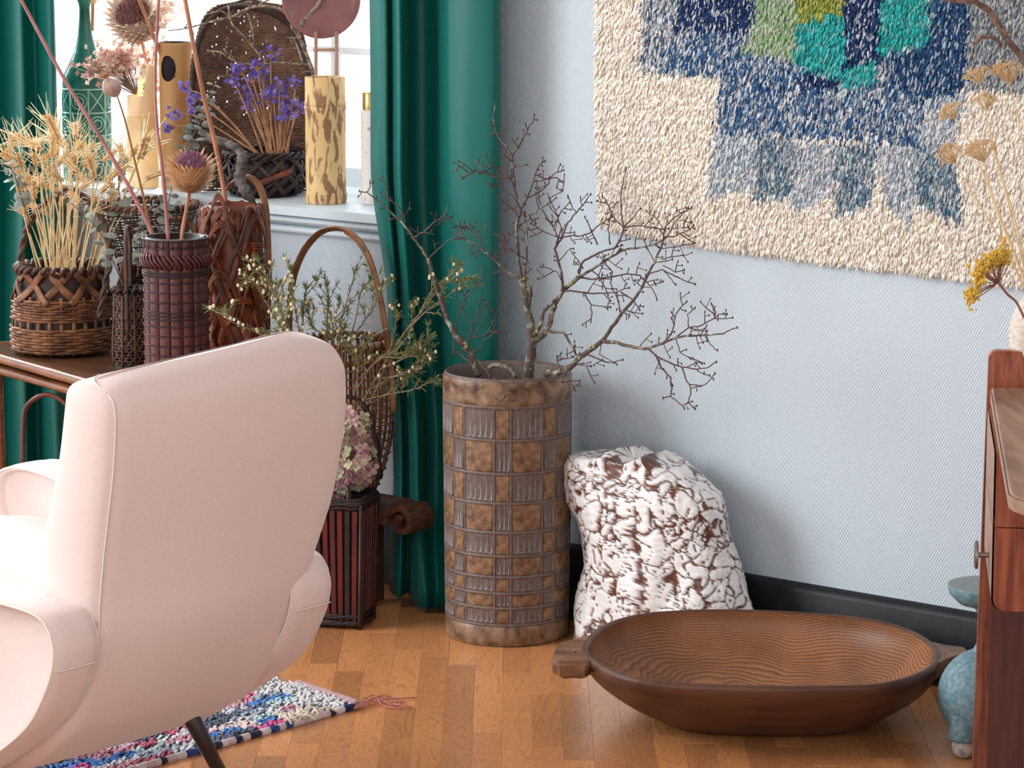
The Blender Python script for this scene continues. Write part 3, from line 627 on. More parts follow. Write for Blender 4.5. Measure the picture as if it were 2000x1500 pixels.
for i in range(nr):
    s = 0.0
    while s < rl:
        ln = random.uniform(0.045, 0.12); c = random.choice(PAL)
        if s < 0.04: c = random.choice([(.62, .60, .62), (.55, .53, .57), (.66, .64, .64)])
        elif random.random() < 0.02: c = (.72, .06, .28)
        for k in range(int(ln/0.0075*3.4)):
            a = s + random.uniform(0, ln); b = (i + random.uniform(-0.1, 1.1))*rowh
            if a > rl or b < 0.004 or b > rw: continue
            p0 = e1*a + e2*b + Vector((0, 0, 0.006)); d = (e1*random.gauss(0, 1) + e2*random.gauss(0, 0.35)).normalized(); L_ = random.uniform(0.008, 0.015); wd = e2*0.0026 + e1*0.001
            h = random.uniform(0.004, 0.010); V.col(jit(c, 0.16))
            n0 = len(V.v); V.v += [tuple(p0-d*L_+wd), tuple(p0-d*L_-wd), tuple(p0+Vector((0, 0, h))-wd*1.3), tuple(p0+Vector((0, 0, h))+wd*1.3), tuple(p0+d*L_-wd), tuple(p0+d*L_+wd)]
            V.face(n0, n0+1, n0+2, n0+3); V.face(n0+3, n0+2, n0+4, n0+5)
        s += ln
V.build('pile', M_yarn, rag, kind='stuff')
V = MB(); s = 0.0        # overcast edge binding
while s < rl:
    ln = random.uniform(0.012, 0.03); V.col(jit(random.choice([(.02, .03, .08), (.60, .52, .52), (.03, .06, .22), (.62, .56, .56), (.03, .03, .05), (.58, .45, .46)]), .1))
    p0, p1 = e1*s + Vector((0, 0, .006)), e1*(s+ln) + Vector((0, 0, .006)); V.tube([p0, p0.lerp(p1, .15), p0.lerp(p1, .85), p1], [.004, .0075, .0075, .004], 8); s += ln
V.build('edge_binding', M_yarn, rag, kind='stuff')
V = MB()                 # long cream loops near the corner
for k in range(46):
    a = e1*random.uniform(0.09, 0.19) + e2*random.uniform(0.0, 0.035) + Vector((0, 0, .012)); b = a + e1*random.uniform(-.04, .01) + e2*random.uniform(-.03, .03)
    V.col(jit((.74, .66, .54), .12)); V.tube(bez([a, a.lerp(b, .5)+Vector((0, 0, .008)), b]), 0.0022, 5)
V.build('cream_tuft', M_yarn, rag, kind='stuff')
V = MB()                 # braided end and tassel
for k in range(3):
    V.col(jit((.52, .33, .33), .2)); pts = []
    for t in np.linspace(0, 1, 60): pts.append(e2*lerp(0.20, 0.0, t) - e1*0.006 + e2.cross(Vector((0, 0, 1)))*0.004*math.sin(t*60+k*2.1) + Vector((0, 0, 0.010+0.004*math.cos(t*60+k*2.1))))
    V.tube(pts, 0.0045, 6)
V.build('end_braid', M_yarn, rag)
V = MB()
tp = [Z(692, 1384, .01)-K, Z(706, 1372, .008)-K, Z(728, 1364, .006)-K, Z(745, 1372, .004)-K, Z(775, 1373, .003)-K]
for k in range(7):
    V.col(jit((.46, .16, .14), .25)); o_ = Vector((random.gauss(0, .004), random.gauss(0, .006), 0)); V.tube([q+o_*(0.4+i*.4)+Vector((0, 0.004*math.sin(i*2+k), abs(random.gauss(0, .0015)))) for i, q in enumerate(bez(tp, 4))], 0.0013, 4)
V.build('tassel', M_yarn, rag)
# ================================================================ BARE BRANCHES IN THE FLOOR VASE
M_bark = mat('lichened_bark', srgb(88, 74, 66), srgb(164, 164, 142), scale=70, rough=0.85, bump=0.5, bscale=300, mix=(0.5, 0.72))
M_twig = mat('reddish_twig_bark', srgb(74, 50, 48), srgb(104, 74, 68), scale=60, rough=0.7)
M_bud = mat('dark_leaf_bud', srgb(70, 44, 42), rough=0.6)
M_lichen = mat('yellow_lichen', srgb(176, 164, 92), srgb(150, 156, 124), scale=120, rough=0.95)
def bc_(p): return (700 + p[0]/2.42, 180 + p[1]/2.42)
def BW(q, off):   # a point of a branch, at a distance off the wall that keeps clear of curtain and rug
    x, y = bc_(q); return W(x, y, max(off, 0.175 if x < 985 else 0.075))
def make_branch(name, label, zc, stems, cat='branch'):
    """stems: (points in crop units, thickness px at start, at end, depth shift at start, at end); drawn in 3-D at its own depth"""
    w_, t_, b_, l_ = MB(), MB(), MB(), MB(); rb = BW(stems[0][0][0], zc)
    root = thing(name, label, cat, rb); rnd = random.Random(len(label))
    for si, (pts, r0, r1, d0, d1) in enumerate(stems):
        n = len(pts); P3 = [BW(q, zc - lerp(d0, d1, i/max(1, n-1))*0.9) for i, q in enumerate(pts)]
        cur = []
        for i in range(n-1):
            for k in range(3): cur.append(P3[i].lerp(P3[i+1], k/3) + Vector((rnd.gauss(0, .0007), rnd.gauss(0, .0012), rnd.gauss(0, .0007)))*(0 if i+k == 0 else 1))
        cur.append(P3[-1]); m = len(cur); k_ = 6.9/FPX/2
        rad = [max(0.0009, lerp(r0, r1, (i/(m-1))**0.8)*k_*(1.12 if i % 6 == 0 else 1)) for i in range(m)]
        (w_ if r0 > 5 else t_).tube(cur, rad, 8 if r0 > 5 else 5)
        b_.ball(cur[-1], 0.0024, 5, 4, (0.7, 0.7, 1.4))
        if r0 >= 9:
            for i in range(m):
                if rnd.random() < 0.22: l_.ball(cur[i] + Vector((rnd.gauss(0, .3), -0.8, rnd.gauss(0, .3)))*rad[i], rnd.uniform(.0015, .0042), 6, 4, (1, .5, 1.3))
        # side twigs with buds
        for i in range(3, m-1):
            rr = rad[i]/k_
            if rr < 6.5 and rnd.random() < 0.44:
                d = (cur[i+1]-cur[i]).normalized(); o_ = Vector((rnd.gauss(0, 1), rnd.gauss(0, .6), rnd.gauss(0.25, 1))); o_ = (o_ - d*o_.dot(d)).normalized()
                L_ = rnd.choice([.007, .012, .02, .034]); e_ = cur[i] + (d*0.5+o_)*L_; mid = cur[i].lerp(e_, .5) + o_*L_*0.12
                t_.tube([cur[i], mid, e_], [0.0011, 0.0010, 0.0008], 4); b_.ball(e_, 0.0021, 5, 4, (.75, .75, 1.4))
                if L_ > .018:
                    e2_ = mid + (d - o_*0.2).normalized()*L_*0.6; t_.tube([mid, e2_], [0.0009, 0.0007], 4); b_.ball(e2_, 0.0019, 5, 4, (.75, .75, 1.4))
    if w_.v: wpart(w_, 'branch_wood', M_bark, root)
    if t_.v: wpart(t_, 'twig', M_twig, root, kind='stuff')
    wpart(b_, 'bud', M_bud, root, kind='stuff')
    if l_.v: wpart(l_, 'lichen', M_lichen, root, kind='stuff')
    return root
make_branch('bare_branch', 'tall upright lichened bare branch in the middle of the brown floor vase', 0.215, [
 ([(800, 1380), (807, 1330), (815, 1240), (822, 1150), (812, 1090), (800, 1030), (785, 950), (772, 885)], 22, 11, 0.02, 0.0),
 ([(772, 885), (762, 830), (752, 740), (748, 650), (758, 590), (768, 560), (750, 520), (737, 450), (735, 400), (728, 340), (725, 300), (700, 260), (665, 215), (645, 180), (638, 130), (648, 50)], 8, 2, 0, 0.03),
 ([(725, 300), (760, 260), (775, 225), (800, 180), (825, 140), (832, 108)], 3, 2, .02, .0), ([(648, 180), (620, 210)], 2, 2, .03, .03),
 ([(772, 885), (720, 860), (670, 820), (620, 770), (590, 745), (540, 715), (500, 690), (470, 650), (440, 640)], 6, 2, 0, -.06), ([(590, 745), (575, 700), (540, 670), (510, 640), (500, 612)], 3, 2, -.04, -.06), ([(575, 700), (600, 650), (605, 620)], 2, 2, -.04, -.03),
 ([(540, 715), (530, 750), (560, 778)], 2, 2, -.04, -.03), ([(670, 770), (700, 740), (705, 690), (700, 670)], 2, 2, -.02, 0), ([(640, 790), (690, 760), (720, 740)], 2, 2, 0, 0),
 ([(785, 950), (790, 860), (795, 750), (797, 650), (790, 590), (840, 570), (862, 545)], 6, 2, 0, .05), ([(815, 960), (815, 920)], 8, 6, 0, 0), ([(805, 1010), (812, 960), (790, 920), (778, 880)], 9, 5, 0.01, 0),
 ([(790, 590), (770, 560), (800, 500), (822, 440), (836, 390), (850, 350), (882, 325)], 4, 2, .02, .06), ([(735, 400), (690, 410), (640, 400), (600, 385), (555, 370), (520, 380), (497, 405)], 3, 2, 0, -.04), ([(555, 370), (552, 345), (568, 325)], 2, 2, -.04, -.05),
 ([(728, 340), (770, 350), (800, 343)], 2, 2, .01, .0), ([(737, 450), (700, 380), (640, 350), (610, 320), (605, 293)], 3, 2, 0, -.05), ([(750, 520), (720, 480), (660, 440), (625, 445)], 2, 2, 0, -.03), ([(758, 590), (730, 560), (690, 520), (660, 495)], 2, 2, 0, -.02),
 ([(836, 390), (880, 410), (940, 405), (965, 425)], 3, 2, .05, .07), ([(900, 410), (940, 380), (955, 342)], 2, 2, .05, .06), ([(800, 500), (860, 470), (900, 430), (905, 400)], 3, 2, .03, .06), ([(905, 500), (965, 470), (960, 462)], 2, 2, .05, .07),
 # the strong limb to the right
 ([(822, 1180), (850, 1165), (880, 1140), (902, 1100), (915, 1050), (930, 1000), (965, 940), (1000, 910), (1040, 875)], 13, 8, .0, .04), ([(1040, 875), (1100, 840), (1160, 800), (1210, 770), (1260, 742), (1330, 735), (1400, 722), (1450, 690), (1480, 650), (1560, 640)], 6, 2, .04, .10),
 ([(832, 1150), (862, 1095), (872, 1040), (900, 1010), (930, 985)], 10, 6, -.02, .0), ([(965, 940), (965, 880), (945, 800), (928, 740), (945, 690), (920, 640), (890, 590), (862, 550), (850, 480), (840, 420)], 6, 2, .02, .05),
 ([(945, 690), (1000, 680), (1060, 680), (1100, 665), (1130, 630), (1180, 600), (1200, 590)], 3, 2, .03, .08), ([(928, 740), (960, 690), (990, 620), (1030, 570), (1070, 520), (1098, 482)], 4, 2, .03, .07), ([(1030, 570), (1010, 540), (990, 490)], 2, 2, .06, .05), ([(960, 690), (870, 660), (815, 620)], 2, 2, .03, .0),
 ([(1040, 860), (1060, 800), (1100, 775), (1150, 755), (1212, 735), (1240, 690), (1255, 640), (1240, 580), (1240, 500), (1250, 430), (1265, 360)], 5, 2, .04, .08), ([(1255, 640), (1210, 600), (1190, 550), (1170, 510), (1152, 490)], 3, 2, .07, .09), ([(1255, 640), (1300, 590), (1335, 550)], 3, 2, .07, .1), ([(1255, 640), (1330, 630), (1400, 640), (1450, 650)], 3, 2, .07, .1),
 ([(1040, 875), (1100, 885), (1180, 875), (1270, 860), (1330, 865), (1380, 915), (1440, 895)], 4, 2, .04, .09), ([(975, 940), (1060, 945), (1130, 955), (1220, 945), (1280, 925)], 4, 2, .02, .07), ([(1220, 945), (1230, 1000), (1245, 1055)], 3, 2, .06, .05), ([(1240, 945), (1300, 985), (1330, 1030)], 3, 2, .06, .08),
 ([(1065, 945), (1090, 990), (1105, 1040), (1098, 1085)], 3, 2, .03, .05), ([(1100, 1005), (1150, 1012), (1192, 1016)], 2, 2, .04, .05), ([(945, 800), (1000, 740), (1040, 800), (1060, 830)], 2, 2, .03, .05), ([(965, 900), (940, 850), (890, 830), (860, 825)], 2, 2, .02, .0), ([(1100, 840), (1140, 870), (1180, 960)], 3, 2, .04, .06), ([(1160, 800), (1200, 850), (1190, 900), (1230, 990)], 3, 2, .05, .06), ([(1130, 720), (1100, 650), (1070, 590)], 3, 2, .05, .07), ([(1190, 720), (1180, 650), (1195, 580)], 3, 2, .06, .08), ([(930, 740), (960, 640), (930, 560), (900, 500)], 3, 2, .03, .05), ([(920, 640), (960, 560), (1000, 520)], 2, 2, .04, .06),
 ([(905, 1130), (970, 1135), (1000, 1185), (1030, 1240), (1100, 1245), (1150, 1270), (1195, 1280), (1250, 1265)], 6, 2, .0, -.06), ([(1100, 1275), (1030, 1290), (1100, 1295)], 2, 2, -.04, -.05)])
make_branch('bare_branch', 'bare branch leaning low over the vase rim towards the white sculpture', 0.25, [
 ([(885, 1330), (940, 1325), (1000, 1300), (1050, 1250), (1100, 1215), (1155, 1175)], 13, 9, .02, 0), ([(1155, 1175), (1185, 1130), (1220, 1080), (1260, 1030), (1300, 985), (1340, 920), (1370, 860), (1400, 800), (1430, 740), (1440, 690), (1450, 640), (1490, 590), (1575, 545)], 8, 2, 0, .05),
 ([(1155, 1175), (1220, 1185), (1300, 1205), (1370, 1212), (1440, 1185), (1500, 1160), (1570, 1150), (1640, 1150), (1720, 1140), (1790, 1112)], 8, 2, 0, -.06), ([(1370, 1212), (1410, 1250), (1470, 1275), (1530, 1300), (1600, 1310), (1650, 1300), (1692, 1275)], 4, 2, -.02, -.08),
 ([(1410, 1250), (1430, 1300), (1475, 1350), (1480, 1400), (1475, 1435), (1440, 1446)], 4, 2, -.03, -.06), ([(1475, 1435), (1510, 1465), (1540, 1495)], 2, 2, -.05, -.06), ([(1530, 1300), (1545, 1350), (1572, 1400), (1560, 1470), (1592, 1497)], 3, 2, -.04, -.05), ([(1572, 1400), (1645, 1382), (1685, 1330)], 2, 2, -.05, -.08),
 ([(1440, 1185), (1480, 1140), (1497, 1080), (1500, 1040), (1552, 990)], 3, 2, -.03, .0), ([(1500, 1160), (1560, 1110), (1620, 1105), (1680, 1070), (1690, 1040), (1668, 1000)], 3, 2, -.03, -.05), ([(1680, 1070), (1700, 1050), (1742, 1050)], 2, 2, -.05, -.06), ([(1640, 1150), (1665, 1195), (1697, 1220)], 2, 2, -.04, -.05), ([(1600, 1310), (1620, 1330), (1660, 1340)], 2, 2, -.05, -.06), ([(1500, 1160), (1520, 1230), (1570, 1260)], 2, 2, -.03, -.05), ([(1560, 1110), (1555, 1050), (1590, 1020)], 2, 2, -.03, -.03),
 ([(1370, 860), (1440, 840), (1500, 870), (1545, 890), (1592, 908)], 3, 2, .02, .04), ([(1440, 840), (1470, 870), (1500, 910)], 2, 2, .03, .03), ([(1340, 920), (1390, 925), (1410, 980)], 2, 2, .02, .0), ([(1430, 740), (1500, 735), (1550, 720), (1580, 715)], 2, 2, .03, .05), ([(1430, 790), (1480, 780), (1535, 770)], 2, 2, .03, .05), ([(1440, 690), (1500, 680), (1560, 650), (1585, 630)], 3, 2, .04, .06), ([(1445, 650), (1410, 600), (1360, 560)], 2, 2, .04, .05), ([(1400, 800), (1370, 750), (1350, 700)], 2, 2, .03, .04), ([(1440, 820), (1500, 850), (1540, 840)], 2, 2, .03, .04),
 ([(960, 1322), (940, 1270), (938, 1248)], 2, 2, 0, 0), ([(990, 1310), (960, 1370), (1000, 1405), (1025, 1410)], 3, 2, -.06, -.08), ([(1150, 1185), (1140, 1240), (1210, 1280)], 2, 2, .0, -.03)])
make_branch('bare_branch', 'bare branch leaning out of the floor vase in front of the teal curtain', 0.24, [
 ([(572, 1340), (548, 1285), (520, 1220), (490, 1180), (455, 1140), (420, 1080), (400, 1010), (375, 950), (355, 880), (330, 790)], 15, 7, .0, 0), ([(330, 790), (300, 740), (260, 690), (220, 630), (180, 590), (130, 545), (80, 505), (40, 475), (5, 468)], 6.5, 2, 0, -.04), ([(40, 475), (55, 450), (55, 420)], 2, 2, -.04, -.04),
 ([(260, 690), (310, 660), (350, 620), (400, 590), (430, 530)], 4, 2, 0, .03), ([(350, 620), (365, 595), (370, 570)], 2, 2, .02, .02), ([(220, 620), (215, 580), (190, 540), (150, 510), (120, 500), (132, 460), (115, 400)], 3, 2, 0, -.03), ([(215, 590), (240, 550), (243, 525)], 2, 2, 0, .0), ([(330, 790), (370, 750), (420, 705), (470, 675), (500, 620)], 3, 2, 0, .03),
 ([(520, 1220), (520, 1160), (540, 1100), (570, 1020), (577, 970)], 4, 2, .0, .02), ([(460, 1145), (470, 1050), (462, 950), (468, 880)], 3, 2, .0, -.03), ([(540, 1160), (600, 1150), (640, 1080), (655, 1035)], 3, 2, .0, .03), ([(490, 990), (550, 930), (585, 870), (575, 822)], 3, 2, .0, .02), ([(470, 1050), (510, 1000), (490, 940)], 2, 2, 0, 0), ([(540, 1100), (500, 1060), (480, 1000)], 2, 2, 0, .01), ([(600, 1020), (615, 985)], 2, 2, 0, 0), ([(500, 1200), (450, 1160), (452, 1215), (500, 1260), (540, 1278)], 5, 3, -.02, -.03), ([(560, 1230), (600, 1170), (660, 1130)], 3, 2, -.01, -.02), ([(530, 1180), (590, 1080), (610, 1000)], 2, 2, 0, .01),
 ([(565, 1270), (600, 1310), (622, 1345), (610, 1400), (650, 1450), (700, 1490)], 3, 2, -.06, -.12), ([(700, 1490), (760, 1500)], 2, 2, -.12, -.12), ([(640, 1350), (700, 1400), (690, 1440)], 2, 2, -.1, -.12)])
make_branch('lichened_twig', 'short stub of twig crusted with grey lichen lying inside the rim of the floor vase', 0.235, [([(615, 1300), (640, 1290), (690, 1292), (720, 1312), (745, 1345)], 9.5, 7, .0, 0), ([(650, 1292), (630, 1280)], 5.5, 5, 0, 0)], 'twig')

# ================================================================ WOODEN DESK AT THE RIGHT EDGE
M_rose = mat('rosewood', srgb(120, 54, 34), srgb(170, 94, 58), scale=16, stretch=(6, 6, .5), rough=0.35, bump=0.08, detail=8, dist=0.6)
M_rosetop = mat('worn_walnut_top', srgb(120, 84, 66), srgb(164, 126, 104), scale=14, stretch=(3, .4, 3), rough=0.35, detail=8, dist=0.5)
M_edge = mat('pale_worn_wood_edge', srgb(170, 140, 122), srgb(148, 114, 96), scale=30, stretch=(4, 1, 4), rough=0.45)
M_knob = mat('brushed_steel_knob', srgb(150, 142, 138), rough=0.35, metal=0.8)
DH = 0.72
dA, dB = Z(1936, 757, DH), Z(1962, 905, DH); dd = (dB-dA).normalized(); dr = Vector((-dd.y, dd.x, 0)); dr = dr if dr.x > 0 else -dr
desk = thing('desk', 'rosewood desk with rounded worn top and drawers at the frame edge', 'desk', Vector((dA.x, dA.y, 0)))
def dk(a, b, z): return Vector((dA.x, dA.y, 0)) + dd*a + dr*b + Vector((0, 0, z))
near = Z(1990, 985, DH); na = (near-dA).dot(dd); rad = 0.10
out = [(0, 0.0)] + [(na - rad + rad*math.sin(t), rad - rad*math.cos(t)) for t in np.linspace(0, math.pi/2, 12)] + [(na, 0.55), (0, 0.55)]
mb = MB(); rows = [[dk(a + (s_ if a > .05 else 0), b - (s_ if b < .3 else 0), z) for a, b in out] for z, s_ in ((DH-0.026, -0.002), (DH-0.024, 0), (DH-0.003, 0), (DH, -0.003))]
b0 = mb.grid(rows, True, flip=False); mb.cap(b0+len(out)*3, len(out)); mb.cap(b0, len(out), True)
wpart(mb, 'top', M_rosetop, desk, sharp=35)
mb = MB(); mb.grid([[dk(a + (.0012 if a > .05 else 0), b - (.0012 if b < .3 else 0), z) for a, b in out[:-1]] for z in (DH-0.023, DH-0.004)]); wpart(mb, 'edge_band', M_edge, desk)
# slab end standing behind, tapering
mb = MB(); p0, p1 = P(1931, 700, 5.66), P(1899, 1510, 5.72); t_ = (p1.z)/(p0.z-p1.z); p1 = p1 + (p1-p0)*t_
def slab(q, wl, z): return [Vector((q.x, q.y, z)), Vector((q.x, q.y, z)) + dr*0.5, Vector((q.x, q.y, z)) + dr*0.5 - dd*wl, Vector((q.x, q.y, z)) - dd*wl]
ztop = DH + 0.056
prof_ = [(p1, 0.05, 0.0), (p0.lerp(p1, .5), 0.045, (ztop+0)/2), (p0, 0.034, ztop-0.012), (p0 + dr*0.006, 0.03, ztop-0.003), (p0 + dr*0.014, 0.024, ztop)]
rows = [slab(q, wl, z) for q, wl, z in prof_]; b0 = mb.grid(rows, True); mb.cap(b0+16, 4); mb.cap(b0, 4, True); wpart(mb, 'end_slab', M_rose, desk, sharp=40)
mb = MB(); a0 = P(1942, 1160, 5.60); r2 = [Vector((a0.x-.006, a0.y, z)) for z in (0, DH-.03)]
rows = [[q, q + dr*0.4, q + dr*0.4 + dd*0.02, q + dd*0.02] for q in r2]; b0 = mb.grid(rows, True); mb.cap(b0+4, 4); wpart(mb, 'leg', mat('shaded_rosewood', srgb(74, 36, 30), srgb(94, 48, 38), scale=16, stretch=(6, 6, .5), rough=0.4), desk, sharp=40)  # panel over the slab's broad face, its shade put into a darker rosewood
# drawer unit under the top
dn = P(1941, 1100, 5.2); da = (Vector((dn.x, dn.y, 0)) - Vector((dA.x, dA.y, 0))).dot(dd); db = (Vector((dn.x, dn.y, 0)) - Vector((dA.x, dA.y, 0))).dot(dr)
zb_ = P(1960, 1197, 5.2).z; zs_ = P(1960, 1028, 5.2).z
def drawer(z0, z1, rounded):
    prof = [(0.0, z1), (0.0, z0 + (0.02 if rounded else 0.001))]
    if rounded: prof += [(0.02-0.02*math.cos(t), z0+0.02-0.02*math.sin(t)) for t in np.linspace(.2, math.pi/2, 7)]
    else: prof += [(0.001, z0)]
    prof += [(0.45, z0), (0.45, z1)]
    mb = MB(); rows = [[dk(a, db + q[0], q[1]) for q in prof] for a in (0.06, da)]; b0 = mb.grid(rows, True); mb.cap(b0, len(prof), True); mb.cap(b0+len(prof), len(prof)); d = wpart(mb, 'drawer', M_rose, desk, sharp=40)
    mb = MB(); rows = [[dk(a, db-0.003 + min(q[0], .02), q[1]) for q in prof[:-2]] for a in (0.06, da-0.001)]; mb.grid(rows); f_ = wpart(mb, 'drawer_edge', M_edge, desk); f_.parent = d; f_.location = (0, 0, 0); return d
drawer(zs_+0.0008, DH-0.027, False); dw = drawer(zb_, zs_-0.0008, True)
kz = P(1910, 1074, 5.4).z; ka = da-0.16; kb = (P(1909, 1074, 5.36) - Vector((dA.x, dA.y, 0))).dot(dr)
mb = MB(); c0, c1 = dk(ka, db-0.003, kz), dk(ka, kb, kz); mb.tube([c0, c1], 0.0045, 10); ax = (c1-c0).normalized()
mb.tube([c1 - ax*0.002, c1 - ax*0.001, c1 + ax*0.003, c1 + ax*0.005], [0.018, 0.0235, 0.0235, 0.019], 24)
kn = wpart(mb, 'knob', M_knob, desk, sharp=40); kn.parent = dw; kn.location = (0, 0, 0)

# ---------------------------------------------------------------- white ribbed vase with dried umbels on the desk
M_chalk = mat('chalky_ribbed_ceramic', srgb(226, 216, 206), srgb(196, 180, 166), scale=60, stretch=(1, 1, 4), rough=0.7, bump=0.2, bscale=300)
VC = Z(2041, 742, DH); VC = Vector((VC.x, VC.y, DH+0.0005)); sc_ = DEP(VC)/FPX
rv = 72*sc_; hv = (742-575)*sc_
mb = MB(); prof = [(0.01, 0), (rv*.55, 0), (rv*.62, 0.004)]
for i in range(1, 120):
    t = i/120; r_ = rv*(0.62+0.38*math.sin(min(1, t*1.12)*math.pi*0.92)**0.8) if t < .82 else rv*lerp(0.80, 0.36, ((t-.82)/.18)**0.8)
    r_ = rv*interp(t, [0, .15, .35, .55, .75, .9, 1], [.62, .84, .98, 1.0, .84, .58, .40]); prof.append((r_ + 0.0009*math.sin(i*2.1), hv*1.12*t))
prof += [(rv*.36, hv*1.12), (rv*.33, hv*1.05), (rv*.5, hv*.8), (0.01, hv*.6)]
mb.lathe(prof, 48); vs = mb.build('ribbed_vase', M_chalk); vs.location = VC
tag(vs, 'round chalky white ribbed ceramic vase on the desk top', 'vase')
M_straw = mat('dry_straw_stem', srgb(240, 216, 172), srgb(220, 186, 136), scale=40, rough=0.8)
M_umb = mat('dry_umbel_seeds', srgb(238, 204, 158), srgb(212, 168, 120), scale=80, rough=0.9)
M_yel = mat('dried_yellow_yarrow', srgb(236, 200, 92), srgb(214, 170, 66), scale=140, rough=0.95)
def umbel(label, pts, zc, rpx, tilt, group='dried umbels in the white vase', seeds=34):
    """stem from the vase up to a flat topped seed head"""
    q = bez([P(x, y, zc + d) for x, y, d in pts], 6); root = thing('dried_umbel', label, 'dried flower', q[0], 0, group)
    mb = MB(); mb.tube(q, [lerp(.0019, .0009, i/(len(q)-1)) for i in range(len(q))], 5); wpart(mb, 'stem', M_straw, root)
    rr = rpx*zc/FPX; ax = (q[-1]-q[-3]).normalized(); ax = (ax + Vector((tilt, -.15, 0.2))).normalized(); M_ = ax.to_track_quat('Z', 'Y').to_matrix(); ray_, sd = MB(), MB()
    for k in range(seeds):
        a = random.uniform(0, 6.28); b = math.sqrt(random.random())*rr; e = q[-1] + M_ @ Vector((b*math.cos(a), b*math.sin(a), rr*1.25 - b*b/rr*0.45 + random.gauss(0, rr*.08)))
        ray_.tube([q[-1], q[-1].lerp(e, .5) + ax*rr*0.05, e], [.0008, .0007, .0005], 3, caps=False)
        for j in range(6): sd.ball(e + Vector((random.gauss(0, 1), random.gauss(0, 1), random.gauss(0, .8)))*rr*0.10, random.uniform(.0008, .0015), 4, 3)
    wpart(ray_, 'ray', M_straw, root, kind='stuff'); wpart(sd, 'seed_head', M_umb, root, kind='stuff')
zv = DEP(VC + Vector((0, 0, hv)))
umbel('pale dried umbel, uppermost at the rug’s grey corner'.replace('’', ''), [(2010, 560, 0), (1985, 440, -.02), (1945, 300, -.04), (1915, 165, -.05)], zv, 26, -.2)
umbel('broad pale dried umbel half cut by the frame edge', [(2020, 560, 0), (2012, 400, -.03), (1992, 250, -.05), (1972, 165, -.06)], zv, 34, .1, seeds=50)
umbel('dried umbel lowest and furthest out over the blue rug corner', [(2005, 570, 0), (1960, 480, -.03), (1905, 385, -.06), (1866, 318, -.08)], zv, 30, -.5, seeds=44)
umbel('dried umbel second lowest, its brown head against the cream pile', [(2005, 560, 0), (1965, 450, -.02), (1935, 370, -.03), (1922, 318, -.03)], zv, 34, -.1, seeds=50)
umbel('thin dried umbel pointing at the pale blue step of the rug', [(2005, 560, 0), (1950, 420, .02), (1905, 300, .03), (1868, 232, .03)], zv, 26, -.5)
umbel('small dried umbel in the middle of the cluster', [(2008, 560, 0), (1970, 400, .02), (1940, 290, .04), (1925, 215, .04)], zv, 24, .2, seeds=26)
# yarrow
q = bez([P(2000, 620, zv-.04), P(1985, 590, zv-.05), P(1968, 575, zv-.06), P(1950, 552, zv-.07)], 6); yr = thing('dried_yarrow', 'dried yellow yarrow head on a brown stem beside the ribbed vase', 'dried flower', q[0])
M_ystem = mat('brown_yarrow_stem', srgb(150, 104, 88), rough=0.8); st, sd = MB(), MB(); st.tube(q, .0022, 6)
for k in range(150):
    t = random.random(); c_ = (lerp(1893, 1962, t) + random.gauss(0, 7), interp(t, [0, .3, .7, 1], [575, 535, 505, 500]) + random.gauss(0, 9) + (20 if t < .2 else 0)*random.random(), zv - .07 + random.gauss(0, .014))
    e = P(*c_)
    if k % 6 == 0: st.tube([q[-1], q[-1].lerp(e, .6) + Vector((0, 0, -.004)), e], [.0011, .0009, .0008], 4)
    for j in range(7): sd.ball(e + Vector((random.gauss(0, .003), random.gauss(0, .003), random.gauss(0, .003))), random.uniform(.0016, .0028), 5, 4)
wpart(st, 'stem', M_ystem, yr); wpart(sd, 'flower_head', M_yel, yr, kind='stuff')
# rough brown branch at the upper edge
M_rough = mat('rough_brown_bark', srgb(150, 124, 112), srgb(100, 76, 68), scale=80, rough=0.95, bump=0.8, bscale=200)
q = bez([P(2030, 180, zv), P(2000, 118, zv), P(1970, 80, zv-.02), P(1935, 25, zv-.03), P(1900, 0, zv-.04), P(1870, -30, zv-.05)], 6); br = thing('rough_branch', 'rough brown branch crossing the grey corner of the wall rug', 'branch', q[0])
mb = MB(); mb.tube(q, [lerp(.0066, .0054, i/(len(q)-1))*(1+.12*random.uniform(-1, 1)) for i in range(len(q))], 8); q2 = bez([P(1955, 92, zv-.02), P(1945, 76, zv-.02), P(1920, 72, zv-.03), P(1900, 86, zv-.03)], 5); mb.tube(q2, [.0045, .0045, .004]+[.0036]*(len(q2)-3), 8); wpart(mb, 'bark', M_rough, br)
mb = MB(); q2 = bez([P(1905, 2, zv-.04), P(1870, 3, zv-.04), P(1832, -4, zv-.05)], 5); mb.tube(q2, .0032, 7); wpart(mb, 'side_twig', M_rough, br)

# ================================================================ BLUE GREEN CERAMIC SCULPTURE BEHIND THE DESK
M_cel = mat('mottled_blue_green_glaze', srgb(88, 126, 138), srgb(126, 152, 162), scale=110, rough=0.5, bump=0.15, bscale=300, detail=10, mix=(.4, .62))
M_celfoot = mat('bare_clay_foot', srgb(196, 184, 172), srgb(110, 124, 150), scale=70, rough=0.7, mix=(.45, .7))
M_disc = mat('grey_blue_dish_top', srgb(118, 134, 138), srgb(140, 140, 134), scale=40, rough=0.45)
BC = Z(1925, 1468, 0); bs = DEP(BC)/FPX; BC = Vector((BC.x, BC.y, 0))
blue = thing('ceramic_globe', 'blue green ceramic globe on ball feet under a wide dish, behind the desk', 'sculpture', BC)  # globe and dish taken as one ceramic sculpture
gz = (1468-1358)*bs/.97; gr = 96*bs
mb = MB(); mb.ball((0, 0, gz), gr, 40, 24, (1, 1, .98)); mb.build('globe', M_cel, blue)
